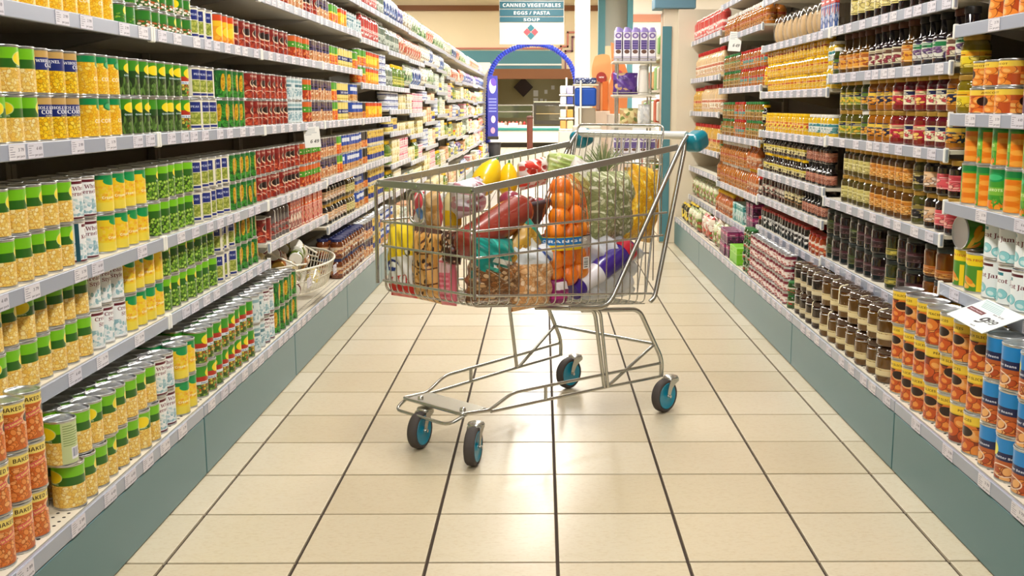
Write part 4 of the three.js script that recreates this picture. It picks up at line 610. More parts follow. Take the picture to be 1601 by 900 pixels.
  for (const s of [-1, 1]) {
    const c = (u) => s * cw(u);
    wire('chassis_rail', [[-0.33, 0.136, c(-0.33)], [0.19, 0.13, c(0.19)], [0.475, 0.124, c(0.475)]], 0.0058, 0.03, ZINC);
    wire('upper_rail', [[-0.445, 0.148, c(-0.445)], [-0.335, 0.142, c(-0.335)], [-0.238, 0.185, c(-0.238)], [0.487, 0.176, c(0.487)]], 0.0058, 0.03, ZINC);
    wire('rail_strut', [[-0.092, 0.136, c(-0.092)], [-0.092, 0.185, c(-0.092)]], 0.0062, 0.01, ZINC);
    wire('rear_leg', [[0.1, 0.425, s * 0.19], [0.36, 0.4, c(0.36)], [0.445, 0.256, c(0.445)], [0.485, 0.19, c(0.485)], [0.484, 0.122, c(0.484)]], 0.0085, 0.035, ZINC, 10);
    wire('front_leg', [[-0.12, 0.462, s * 0.17], [0.135, 0.428, c(0.14)], [0.187, 0.13, c(0.187)]], 0.0072, 0.03, ZINC, 10);
    wire('front_leg', [[-0.1, 0.462, s * 0.17], [0.15, 0.428, c(0.15) + s * 0.012], [0.195, 0.13, c(0.195) + s * 0.01]], 0.006, 0.03, ZINC, 10);
    wire('brace', [[0.443, 0.255, c(0.443)], [0.2, 0.13, c(0.2)]], 0.0062, 0.01, ZINC);
  }
  wire('cross_bar', [[0.443, 0.256, -cw(0.443)], [0.443, 0.256, cw(0.443)]], 0.0062, 0.01, ZINC);
  wire('bumper', [[-0.335, 0.142, -0.163], [-0.452, 0.15, -0.15], [-0.452, 0.15, 0.15], [-0.335, 0.142, 0.163]], 0.0062, 0.02, ZINC, 10);
  wire('bumper', [[-0.43, 0.146, -0.15], [-0.492, 0.118, -0.146], [-0.492, 0.118, 0.13], [-0.43, 0.146, 0.15]], 0.0058, 0.035, ZINC, 10);
  const plate = mesh('front_plate', rbox(0.115, 0.007, 0.292, 0.002, -0.392, 0.145, 0), ZINC, cart);
  for (const v of [-0.105, 0.11]) mesh('bolt', lathe([[0, 0.009], [0.006, 0.009], [0.01, 0.006], [0.011, 0]].reverse(), 12).translate(-0.41, 0.1485, v), CHROME, plate);
  // casters: [contact u, v, turn of the disc about the vertical in the world, trail]
  const fork = (z) => { const sh = new THREE.Shape(); sh.moveTo(-0.06, 0.124); sh.lineTo(-0.012, 0.124); sh.quadraticCurveTo(0.006, 0.1, 0.0095, 0.066); sh.quadraticCurveTo(0, 0.05, -0.0095, 0.064); sh.quadraticCurveTo(-0.016, 0.1, -0.06, 0.113); sh.closePath(); const g = new THREE.ExtrudeGeometry(sh, { depth: 0.0028, bevelEnabled: false, curveSegments: 8 }); g.translate(0, 0, z); return g; };
  for (const [u, v, deg] of [[-0.475, 0.228, 11], [-0.475, -0.036, 22], [0.446, 0.305, 43], [0.46, -0.195, 44]]) {
    const c = new THREE.Group(); c.name = 'caster'; cart.add(c); c.position.set(u, 0, v); c.rotation.y = -CART_A - Math.PI / 2 + (90 - 0) * Math.PI / 180 * 0 + 0;
    // local x of the caster = direction in which the wheel trails, local z = the face the camera sees
    const n = [Math.cos(deg * Math.PI / 180), Math.sin(deg * Math.PI / 180)];      // world x, z of that face
    c.rotation.y = Math.atan2(n[0], n[1]) - CART_A;
    const rz = (g) => { g.rotateX(Math.PI / 2); g.translate(0, 0.0635, 0); return g; };
    mesh('tyre', rz(lathe([[0.05, -0.017], [0.057, -0.018], [0.0615, -0.013], [0.0632, -0.005], [0.0632, 0.005], [0.0615, 0.013], [0.057, 0.018], [0.05, 0.017], [0.05, -0.017]], 40)), TYRE, c);
    mesh('wheel_hub', rz(lathe([[0, 0.015], [0.012, 0.017], [0.016, 0.011], [0.042, 0.0135], [0.046, 0.0172], [0.0502, 0.0172], [0.0502, -0.0172], [0.046, -0.0172], [0.042, -0.0135], [0.016, -0.011], [0.012, -0.017], [0, -0.015]].reverse(), 36)), BLUEHUB, c);
    mesh('axle', rz(cyl(0.0055, 0.0055, 0.062, 10)), CHROME, c);
    const turned = (g) => g.rotateY(Math.PI);
    mesh('fork', turned(merged([fork(0.0205), fork(-0.0235), rbox(0.05, 0.004, 0.045, 0.002, -0.036, 0.1235, -0.001)])), ZINC, c);
    mesh('swivel', lathe([[0, 0.137], [0.014, 0.136], [0.026, 0.132], [0.029, 0.126], [0.026, 0.121], [0, 0.12]].reverse(), 20).translate(0.04, 0, 0), CHROME, c);
  }
}
// ---------------------------------------------------------------- what lies in the cart
const FILM = new THREE.MeshPhysicalMaterial({ color: 0xf4f6f8, roughness: 0.12, transmission: 0.75, thickness: 0, ior: 1.3 });
function inCartThing(name, label, category, u, y, v, turn = 0, tilt = 0, roll = 0, group) { const g = thing(name, label, category, inCart(u, y, v), CART_A + turn, group); g.rotation.order = 'YXZ'; g.rotation.x = tilt; g.rotation.z = roll; return g; }
const bagTex = (draw, w = 256, h = 256) => printMat(picture(w, h, draw), 0.3);
function bagInCart(name, label, category, w, h, d, draw, u, y, v, turn, tilt, roll, extra) { const t = inCartThing(name, label, category, u, y, v, turn, tilt, roll); mesh('bag', pillow(w, h, d, 14, 16, 0.09, 1), bagTex(draw), t); if (extra) extra(t); return t; }
const FRONT = -Math.PI / 2;      // faces the small end of the cart
{
  bagInCart('flour_bag', 'yellow, white and red paper flour bag at the small end of the cart', 'flour bag', 0.16, 0.25, 0.08, (c, w, h) => { fill(c, '#f0f0ee', 0, 0, w, h); fill(c, '#f4d51e', 0, 0, w, h * 0.4); oval(c, '#f4d51e', w * 0.2, h * 0.45, w * 0.5, h * 0.1); oval(c, '#f0f0ee', w * 0.6, h * 0.62, w * 0.5, h * 0.2); oval(c, '#1d2d7a', w * 0.34, h * 0.55, w * 0.2, h * 0.085); oval(c, '#ffffff', w * 0.38, h * 0.56, w * 0.16, h * 0.06); fill(c, '#26409a', w * 0.2, h * 0.58, w * 0.3, h * 0.05); oval(c, '#1c1c22', w * 0.8, h * 0.36, w * 0.09, h * 0.06); oval(c, '#fff', w * 0.8, h * 0.36, w * 0.06, h * 0.035); c.save(); c.translate(w * 0.52, h * 0.76); c.rotate(-0.12); words(c, 'FLOUR', 0, 0, 46, '#cc2a2a', 'serif'); c.restore(); fill(c, '#d8342c', 0, h * 0.82, w, h * 0.18); }, -0.405, 0.495, -0.178, FRONT, -0.04, 0.03);
  bagInCart('cookie_bag', 'tan bag printed with chocolate chip cookies, upright at the cart front', 'cookie bag', 0.14, 0.25, 0.08, (c, w, h) => { fill(c, '#d9a052', 0, 0, w, h); blobs(c, 0, 0, w, h, 90, ['#e2ac60', '#cf9446', '#e8b870'], 26, 18); blobs(c, 0, 0, w, h, 58, ['#4a2412', '#351a0e', '#5c3018'], 8, 6); c.strokeStyle = '#6a3c18'; c.lineWidth = 5; for (const y of [0.26, 0.47, 0.68]) { c.beginPath(); c.moveTo(0, h * y); c.quadraticCurveTo(w / 2, h * (y + 0.12), w, h * (y + 0.02)); c.stroke(); } fill(c, '#4a2a1c', 0, 0, w, h * 0.05); }, -0.405, 0.495, -0.055, FRONT, 0.02, -0.03);
  bagInCart('wafer_pack', 'slim pink and white packet beside the cookie bag in the cart', 'packet', 0.075, 0.16, 0.05, (c, w, h) => { fill(c, '#e8788a', 0, 0, w, h); fill(c, '#f2c8cc', w * 0.1, h * 0.1, w * 0.8, h * 0.2); for (let i = 0; i < 10; i++) fill(c, i % 2 ? '#f0a0ac' : '#d85a70', w * 0.15, h * (0.36 + i * 0.05), w * 0.7, h * 0.03); fill(c, '#f4e4e4', 0, 0, w, h * 0.06); }, -0.41, 0.495, 0.05, FRONT, 0, 0.05);
  bagInCart('nut_bag', 'clear bag of brown nuts in the bottom corner of the cart', 'nut bag', 0.24, 0.14, 0.1, (c, w, h) => { fill(c, '#8a5c34', 0, 0, w, h); blobs(c, 0, 0, w, h, 220, ['#b07a46', '#8f5a2c', '#c99a66', '#6e4422', '#d8b488', '#a86c3a'], 13, 9, '#4a2c16'); for (let i = 0; i < 6; i++) { c.strokeStyle = 'rgba(235,228,214,0.5)'; c.lineWidth = 3; c.beginPath(); c.moveTo(rnd() * w, rnd() * h); c.lineTo(rnd() * w, rnd() * h); c.stroke(); } }, -0.33, 0.512, 0.168, 0, 0.08, -0.1);
  bagInCart('teal_snack_bag', 'crumpled teal and white snack bag on the nut bag', 'snack bag', 0.19, 0.14, 0.09, (c, w, h) => { fill(c, '#0f8f84', 0, 0, w, h); blobs(c, 0, 0, w, h, 30, ['#1cb0a2', '#0a7a74', '#0c6a66', '#3cc4b4'], 34, 9); c.save(); c.translate(w * 0.55, h * 0.58); c.rotate(0.2); fill(c, '#f0f0ea', -70, -34, 140, 60); fill(c, '#1c8a84', -70, -4, 140, 14); c.restore(); fill(c, '#e0e8e4', w * 0.1, h * 0.86, w * 0.6, h * 0.08); }, -0.345, 0.585, 0.17, 0.1, 0.12, -0.12);
  bagInCart('dark_nut_pack', 'dark brown and white speckled packet wedged beneath the sausage', 'packet', 0.08, 0.11, 0.05, (c, w, h) => { fill(c, '#3e2018', 0, 0, w, h); blobs(c, 0, 0, w, h, 70, ['#7a3a24', '#efe4d6', '#5a2a1c', '#c8a080'], 11, 8); }, -0.415, 0.635, 0.075, FRONT, 0, 0.05);
  const sau = inCartThing('large_sausage', 'thick dark red sausage lying across the groceries', 'sausage', -0.275, 0.752, 0.13, 0.05, 0, 0.36);
  { const g = new THREE.CapsuleGeometry(0.058, 0.24, 10, 24); g.rotateZ(Math.PI / 2); mesh('casing', g, phys(0x8c3022, 0.25, { clearcoat: 0.8, clearcoatRoughness: 0.12 }), sau); const k = cyl(0.012, 0.02, 0.03, 12); k.rotateZ(Math.PI / 2); k.translate(0.186, 0, 0); mesh('tied_end', k, mat(0x6a2018, 0.4), sau); }
  bagInCart('pasta_bag', 'golden pasta bag with teal ends leaning in the cart middle', 'pasta bag', 0.13, 0.2, 0.07, (c, w, h) => { fill(c, '#c89a34', 0, 0, w, h); blobs(c, 0, 0, w, h, 130, ['#dcb04a', '#b8862a', '#ecc868', '#a87622'], 16, 6, '#8a641c'); fill(c, '#0f8f7e', 0, 0, w, h * 0.16); c.save(); c.translate(w * 0.5, h * 0.42); c.rotate(0.15); fill(c, '#f0efe6', -48, -30, 96, 66); c.restore(); }, -0.25, 0.595, 0.165, 0.1, 0.1, -0.75);
  bagInCart('shell_pasta_bag', 'tall clear bag of peach coloured puffed snacks in the cart', 'snack bag', 0.19, 0.22, 0.1, (c, w, h) => { fill(c, '#e8b880', 0, 0, w, h); blobs(c, 0, h * 0.22, w, h * 0.78, 240, ['#f4cc9c', '#e8ac6c', '#fadcb8', '#dd9c5c', '#f0c08a'], 12, 9, '#c0844c'); fill(c, '#dfe4ea', 0, 0, w, h * 0.26); c.save(); c.translate(w * 0.7, h * 0.14); c.rotate(0.6); fill(c, '#3a58a8', -50, -5, 100, 10); c.restore(); }, -0.155, 0.465, 0.175, 0.05, 0.05, -0.02);
  // net bag of oranges, each orange on its own
  const spots = [[-0.03, 0.575, 0.165], [0.035, 0.56, 0.18], [0.1, 0.565, 0.17], [-0.035, 0.62, 0.175], [0.03, 0.625, 0.17], [0.095, 0.625, 0.165], [-0.02, 0.71, 0.17], [0.045, 0.705, 0.175], [0.1, 0.715, 0.165], [0.005, 0.765, 0.165], [0.07, 0.77, 0.17], [0.02, 0.82, 0.16], [0.075, 0.825, 0.15], [0.03, 0.865, 0.15]];
  const peelTex = picture(128, 128, (c, w, h) => { fill(c, '#ffffff', 0, 0, w, h); for (let i = 0; i < 500; i++) oval(c, pick(['#f6dcc0', '#ffffff', '#ecc79c']), rnd() * w, rnd() * h, 1.6, 1.6); }, true); peelTex.repeat.set(3, 2);
  const peel = [0xfa8c14, 0xf58010, 0xfb9a24].map((x) => phys(x, 0.38, { map: peelTex, bumpMap: peelTex, bumpScale: 0.0006, clearcoat: 0.3, clearcoatRoughness: 0.3 }));
  const og = new THREE.SphereGeometry(0.0385, 24, 16); const place = ['bottom', 'bottom', 'bottom', 'second', 'second', 'second', 'third', 'third', 'third', 'fourth', 'fourth', 'fifth', 'fifth', 'top'], side = ['first', 'middle', 'last', 'first', 'middle', 'last', 'first', 'middle', 'last', 'first', 'last', 'first', 'last', 'only'];
  spots.forEach(([u, y, v], i) => { const o = thing('orange', `${side[i]} orange from the cart front in the net bag's ${place[i]} tier`, 'orange', inCart(u, y, v), rnd() * 6, 'oranges in the net bag'); o.rotation.x = rnd() * 3; mesh('peel', og, peel[i % 3], o); mesh('stem_scar', cyl(0.003, 0.004, 0.002, 8, 0, 0.0348, 0), M.greenLid, o); });
  const net = inCartThing('net_bag', 'orange string net bag with blue, yellow and grey wrap label', 'net bag', 0.035, 0.53, 0.168);
  { const str = mat(0xf08030, 0.5), line = (pts, r = 0.0007) => bent(pts, r, 4, 0.02); const list = []; const prof = [[0, 0.0], [0.09, 0.02], [0.112, 0.09], [0.108, 0.15], [0.108, 0.2], [0.1, 0.26], [0.086, 0.31], [0.06, 0.36], [0.018, 0.385]];
    for (let k = 0; k < 13; k++) for (const dir of [-1, 1]) { const pts = prof.map(([r, y], i) => { const a = k / 20 * Math.PI * 2 + dir * i * 0.16; return [Math.cos(a) * r, y, Math.sin(a) * r * 0.52]; }); list.push(line(pts)); }
    mesh('netting', merged(list), str, net).userData.kind = 'stuff';
    const wl = picture(512, 128, (c, w, h) => { fill(c, '#f2cf1c', 0, 0, w, h); fill(c, '#1f78c4', 0, h * 0.05, w, h * 0.55); fill(c, '#cfc8c0', w * 0.52, 0, w * 0.4, h); for (let i = 0; i < 8; i++) fill(c, '#8a8480', w * 0.55, h * (0.1 + i * 0.1), w * 0.13, 4); words(c, 'ORANGES', w * 0.4, h * 0.33, 36, '#ffffff'); fill(c, '#2a2420', w * 0.52, 0, w * 0.4, 10); });
    const band = cyl(0.115, 0.115, 0.046, 28, 0, 0.15, 0, true); band.rotateY(Math.PI); band.scale(1, 1, 0.6); const bm = printMat(wl, 0.4); mesh('wrap_label', band, bm, net);
    const bar = picture(64, 96, (c, w, h) => { fill(c, '#f6f6f4', 0, 0, w, h); for (let y = 10; y < 66; y += rr(3, 8)) fill(c, '#1a1a1a', 8, y, 44, rr(1.5, 4)); fill(c, '#555', 8, 76, 40, 8); });
    mesh('barcode_tag', box(0.03, 0.042, 0.001, 0.035, 0.075, 0.066), printMat(bar, 0.4), net); }
  bagInCart('salad_leaf_bag', 'large clear bag of pale green salad leaves beside the oranges', 'salad bag', 0.27, 0.26, 0.13, (c, w, h) => { fill(c, '#8c9464', 0, 0, w, h); blobs(c, 0, 0, w, h, 520, ['#b4b888', '#9aa070', '#ccceaa', '#828a5a', '#e2e2cc', '#a6ac7c'], 10, 5, '#6e7648'); for (let i = 0; i < 40; i++) { c.save(); c.translate(rnd() * w, rnd() * h); c.rotate(rnd() * 3); oval(c, '#e6e8cc', 0, 0, 12, 3); c.restore(); } }, 0.3, 0.65, 0.14, 0.05, 0.0, -0.03);
  bagInCart('yellow_snack_bag', 'bright yellow bag of corn snacks near the cart handle', 'snack bag', 0.18, 0.28, 0.1, (c, w, h) => { fill(c, '#e2a614', 0, 0, w, h); blobs(c, 0, 0, w, h, 260, ['#f6cc2a', '#ecb81a', '#fadc58', '#e0a414', '#f2c83c'], 15, 5, '#c88e14'); for (let i = 0; i < 14; i++) oval(c, '#fbe9a0', rnd() * w, rnd() * h, 10, 5, rnd() * 3); }, 0.435, 0.645, 0.165, 0.0, 0.0, -0.2);
  // purple bottle lying on the slant
  const bot = inCartThing('purple_bottle', 'purple plastic bottle with white neck and purple cap lying aslant', 'bottle', 0.075, 0.505, 0.185, 0.0, 0.0, -1.12); bot.rotation.set(0.25, CART_A, -1.1, 'YXZ');
  mesh('bottle_body', lathe([[0, 0.3], [0.03, 0.298], [0.041, 0.285], [0.043, 0.2], [0.043, 0.13], [0.036, 0.095], [0.03, 0.075]].reverse(), 24), phys(0x3c1f86, 0.25, { clearcoat: 0.6 }), bot);
  mesh('white_neck', lathe([[0.03, 0.02], [0.032, 0.05], [0.034, 0.085], [0.04, 0.112]], 24), phys(0xe9e7ee, 0.3, { side: THREE.DoubleSide }), bot); mesh('cap', lathe([[0, -0.02], [0.03, -0.02], [0.034, -0.016], [0.034, 0.02], [0.03, 0.026], [0, 0.026]], 24), phys(0x3c1f86, 0.3), bot); mesh('red_band', cyl(0.0436, 0.0436, 0.04, 24, 0, 0.262, 0, true), phys(0xc22438, 0.3), bot);
  bagInCart('magenta_box_pack', 'small magenta and white packet under the net bag', 'packet', 0.08, 0.09, 0.05, (c, w, h) => { fill(c, '#8c1c66', 0, 0, w, h); fill(c, '#efeaf0', w * 0.1, h * 0.1, w * 0.7, h * 0.3); fill(c, '#c22c8a', 0, h * 0.55, w, h * 0.2); }, -0.025, 0.465, 0.19, 0, 0, 0);
  const pale = inCartThing('carrier_bag', 'crumpled pale translucent plastic bag behind the purple bottle', 'plastic bag', 0.28, 0.43, 0.11, 0, 0, -0.05); mesh('film', pillow(0.34, 0.27, 0.2, 18, 18, 0.22, 1), new THREE.MeshPhysicalMaterial({ color: 0xeaeef6, roughness: 0.4, transmission: 0.18, thickness: 0, ior: 1.3 }), pale);
  const tray = inCartThing('meat_pack', 'shrink-wrapped tray of purplish red meat on top of the cart load', 'meat pack', -0.09, 0.775, 0.12, 0, -0.95, 0.1);
  { mesh('tray', rbox(0.15, 0.02, 0.12, 0.008), mat(0x3a3038, 0.4), tray); for (const [x, z, r, cl] of [[-0.035, -0.02, 0.042, 0x8a3442], [0.03, 0.015, 0.045, 0xa04a54], [0.01, -0.035, 0.035, 0x6e2434]]) { const g = new THREE.SphereGeometry(r, 18, 12); g.scale(1.15, 0.55, 0.9); g.translate(x, 0.018, z); mesh('meat', g, phys(cl, 0.25, { clearcoat: 0.6 }), tray); } }
  const ham = inCartThing('ham_pack', 'pinkish ham in silvery clear wrap near the cart front', 'ham pack', -0.33, 0.79, 0.07, 0.2, 0, 0.1); mesh('wrap', pillow(0.15, 0.12, 0.09, 12, 12, 0.16, 1), bagTex((c, w, h) => { fill(c, '#d8ced4', 0, 0, w, h); blobs(c, 0, 0, w, h, 34, ['#c48a94', '#e8e2e6', '#a86a78', '#f0ecee', '#b8b4bc'], 36, 14); }), ham);
  for (const [n, lb, u, y, v, s, cl] of [['red_onion', 'small dark pink onion beside the meat tray', -0.17, 0.83, 0.1, [0.042, 0.034, 0.036], 0x8c2f44]]) { const t = inCartThing(n, lb, 'onion', u, y, v); const g = new THREE.SphereGeometry(1, 22, 16); g.scale(...s); mesh('skin', g, phys(cl, 0.3, { clearcoat: 0.5 }), t); mesh('tip', cyl(0.002, 0.007, 0.014, 8, 0, s[1] + 0.004, 0), mat(0xa07050, 0.7), t); }
  for (const [lb, u, y, v, sc, roll] of [['large yellow melon on top of the load', -0.115, 0.9, -0.07, 1, -0.7], ['smaller yellow melon behind the large one', -0.03, 0.888, -0.05, 0.78, -0.1]]) { const t = inCartThing('yellow_melon', lb, 'melon', u, y, v, 0, 0, roll, 'yellow melons in the cart'); mesh('rind', lathe([[0, -0.075], [0.025, -0.07], [0.043, -0.045], [0.048, -0.01], [0.04, 0.03], [0.024, 0.06], [0.01, 0.074], [0, 0.076]].map((p) => [p[0] * sc, p[1] * sc]), 26), phys(0xf0c814, 0.3, { clearcoat: 0.5 }), t); mesh('stem', cyl(0.003, 0.005, 0.014, 8, 0, 0.08 * sc, 0), M.greenLid, t); }
  bagInCart('strawberry_pack', 'red and white packet of strawberries at the top of the load', 'fruit pack', 0.16, 0.1, 0.07, (c, w, h) => { fill(c, '#e8d8d0', 0, 0, w, h); blobs(c, 0, 0, w, h, 46, ['#c8342c', '#a8241f', '#e0584a', '#f4e8e0', '#d84a3c'], 26, 18); }, 0.03, 0.86, 0.02, 0.1, 0, 0.1);
  bagInCart('green_leaf_bag', 'long pale green packet lying along the far side rim', 'packet', 0.2, 0.08, 0.08, (c, w, h) => { fill(c, '#b4c878', 0, 0, w, h); blobs(c, 0, 0, w, h, 40, ['#c8d890', '#9ab45c', '#e2e8c4'], 40, 10); }, 0.27, 0.89, -0.05, 0.05, 0, -0.12);
  bagInCart('sandwich_pack', 'leafy green and pink packet above the oranges', 'packet', 0.15, 0.1, 0.06, (c, w, h) => { fill(c, '#b8ac6a', 0, 0, w, h); blobs(c, 0, 0, w, h, 60, ['#c8c070', '#8a9a44', '#e8dcb0', '#c87a6a', '#dfe0a8'], 24, 12, '#8a7a44'); }, 0.135, 0.805, 0.12, 0, 0.1, -0.5);
  bagInCart('white_wrap_pack', 'white crinkled packet beside the salad bag', 'packet', 0.14, 0.12, 0.07, (c, w, h) => { fill(c, '#e4dedc', 0, 0, w, h); blobs(c, 0, 0, w, h, 30, ['#f4f0ee', '#d0c8c6', '#b8b0ae'], 30, 8); }, 0.225, 0.83, 0.06, 0, 0, -0.4);
  const tuft = inCartThing('dill_bunch', 'grey green bunch of dill standing up by the rear gate', 'herbs', 0.44, 0.87, 0.0);
  { const list = []; for (let i = 0; i < 150; i++) { const a = rnd() * 6.3, sp = rr(0.01, 0.085), hh = rr(0.07, 0.15) * (1 - sp * 3); list.push(bent([[Math.cos(a) * 0.008, 0, Math.sin(a) * 0.008], [Math.cos(a) * sp * 0.4, hh * 0.6, Math.sin(a) * sp * 0.4], [Math.cos(a) * sp, hh, Math.sin(a) * sp]], 0.0012, 4, 0.02)); } const f = mesh('fronds', merged(list), mat(0x8c9a68, 0.8), tuft); f.userData.kind = 'stuff'; mesh('stalks', cyl(0.014, 0.01, 0.1, 10, 0, -0.03, 0), mat(0x7a8a4a, 0.7), tuft); }
  bagInCart('bread_roll_bag', 'pink, white and blue bread bag behind the front ring', 'bread bag', 0.12, 0.13, 0.07, (c, w, h) => { fill(c, '#c9a06a', 0, 0, w, h); fill(c, '#c8404c', 0, 0, w * 0.18, h); fill(c, '#e6dcd8', w * 0.18, 0, w * 0.5, h); oval(c, '#d0424e', w * 0.42, h * 0.28, w * 0.2, h * 0.26); oval(c, '#5a86c4', w * 0.46, h * 0.58, w * 0.19, h * 0.16); blobs(c, w * 0.7, 0, w * 0.3, h, 20, ['#b88848', '#d8b480'], 20, 14); }, -0.37, 0.735, -0.09, FRONT, 0, 0.05);
  const jb = inCartThing('juice_bottle', 'pale yellow juice bottle with yellow label behind the ham', 'bottle', -0.345, 0.745, 0.0); mesh('plastic_bottle', lathe([[0, 0], [0.028, 0], [0.031, 0.01], [0.031, 0.085], [0.022, 0.105], [0.012, 0.125], [0.012, 0.14], [0, 0.14]], 20), phys(0xe6d49a, 0.2, { clearcoat: 0.7 }), jb); mesh('paper_label', cyl(0.0316, 0.0316, 0.05, 20, 0, 0.035, 0, true), phys(0xf0c418, 0.4), jb); mesh('cap', cyl(0.014, 0.014, 0.016, 14, 0, 0.142, 0), M.whiteLid, jb);
}
// ---------------------------------------------------------------- price cards, the wire dump bin, odd cans
{
  const t = picture(512, 360, (c, w, h) => { fill(c, '#eef4f4', 0, 0, w, h); for (let i = 0; i < 6; i++) fill(c, pick(['#9cc0c4', '#b8d4d6']), 20 + i * 14, 18 + i * 17, w * 0.5, 9); fill(c, '#6a1c2c', 22, h * 0.42, w * 0.42, 46); words(c, 'Baked Peaches', w * 0.25, h * 0.42 + 23, 24, '#e8d8dc'); words(c, '9', w * 0.6, h * 0.66, 150, '#231f28', 'sans-serif', 'italic bold'); words(c, '99', w * 0.78, h * 0.6, 92, '#231f28', 'sans-serif', 'italic bold'); words(c, 'was 10 99', w * 0.7, h * 0.36, 28, '#3c3844'); words(c, 'each', w * 0.66, h * 0.92, 26, '#3c3844'); });
  const card = thing('price_card', 'white price card reading 9.99 tilted out from the rail over the peach cans', 'price card', [1.171, 0.6, -2.8]);
  { const A = V3(1.222, 0.62, -2.955), B = V3(1.222, 0.616, -2.712), C = V3(1.12, 0.581, -2.9), w = A.distanceTo(B), e = B.clone().sub(A).normalize(), f0 = C.clone().sub(A), f = f0.addScaledVector(e, -f0.dot(e)).normalize(), n = e.clone().cross(f).normalize();
    const g = rbox(w, 0.0022, 0.118, 0.0008), m = new THREE.Matrix4().makeBasis(e, n.clone().negate(), f); card.quaternion.setFromRotationMatrix(m.determinant() < 0 ? new THREE.Matrix4().makeBasis(e, n, f) : m); mesh('card', g, printMat(t, 0.5), card); mesh('holder', rbox(0.08, 0.004, 0.02, 0.001, 0, -0.004, -0.05), M.white, card); }
  const t2 = picture(192, 256, (c, w, h) => { fill(c, '#f2f3ef', 0, 0, w, h); for (let i = 0; i < 4; i++) fill(c, '#b8c0c4', 16, 24 + i * 22, rr(70, 150), 8); words(c, '6 49', w * 0.6, h * 0.7, 56, '#2c2a30', 'sans-serif', 'italic bold'); });
  const c2 = thing('price_card', 'white price card hanging below the tomato cans on the left gondola', 'price card', [-1.128, 0.995, -5.36]); mesh('card', rbox(0.09, 0.1, 0.002, 0.0006), printMat(t2, 0.5), c2); c2.rotation.set(-0.1, 0.75, 0.12);
  const c3 = thing('price_card', 'small white price card hanging among sauce jars on the right gondola', 'price card', [1.215, 1.545, -6.95]); mesh('card', rbox(0.09, 0.12, 0.002, 0.0006), printMat(t2, 0.5), c3); c3.rotation.set(-0.1, -0.7, -0.15);
}
{ // a mango can on its side, on top of the standing ones
  const k = K.mango_can, list = SH.can(k, 24), o = thing('mango_can', 'yellow mango can lying on its side on two standing cans', 'can', [1.246, 0.607 + 0.1185 + 0.0494, -3.2]); o.rotation.set(0, 0.12, 0); for (const [n, g, m] of list) { const gg = g.clone(); gg.rotateY(2.2); gg.rotateZ(-Math.PI / 2); gg.rotateX(0.3); const ps = gg.attributes.position; mesh(n, gg, m, o); }
}
{ // a sweetcorn can turned with its barcode to the aisle
  const back = picture(512, 256, (c, w, h) => { c.save(); P.sweetcorn(c, w / 2, h); c.translate(w / 2, 0); P.sweetcorn(c, w / 2, h); c.restore(); for (const o of [0.02, 0.52]) { fill(c, '#c4d29a', w * o, 0, w * 0.26, h); for (let i = 0; i < 9; i++) fill(c, '#7a9450', w * o + 10, 18 + i * 15, w * 0.1 + rr(0, 60), 5); fill(c, '#e8eaf0', w * (o + 0.1), h * 0.62, 70, 74); for (let x = 0; x < 60; x += rr(3, 7)) fill(c, '#3c4270', w * (o + 0.1) + 5 + x, h * 0.65, rr(1, 3), 52); } });
  const k = K.sweetcorn_can, o = thing('sweetcorn_can', 'green sweetcorn can with its barcode turned outward, end of the lower layer', 'can', [-1.113, 0.332, -2.41], 0.35, 'green sweetcorn cans, left bay one shelf one'); const [a, b] = SH.can(k, 24); mesh(a[0], a[1], printMat(back), o); mesh(b[0], b[1], b[2], o);
  const k2 = K.sweetcorn_can, o2 = thing('sweetcorn_can', 'green sweetcorn can standing under the barcode one', 'can', [-1.11, 0.2222, -2.43], 0.2, 'green sweetcorn cans, left bay one shelf one'); const [a2, b2] = SH.can(k2, 24); mesh(a2[0], a2[1], a2[2], o2); mesh(b2[0], b2[1], b2[2], o2);
}
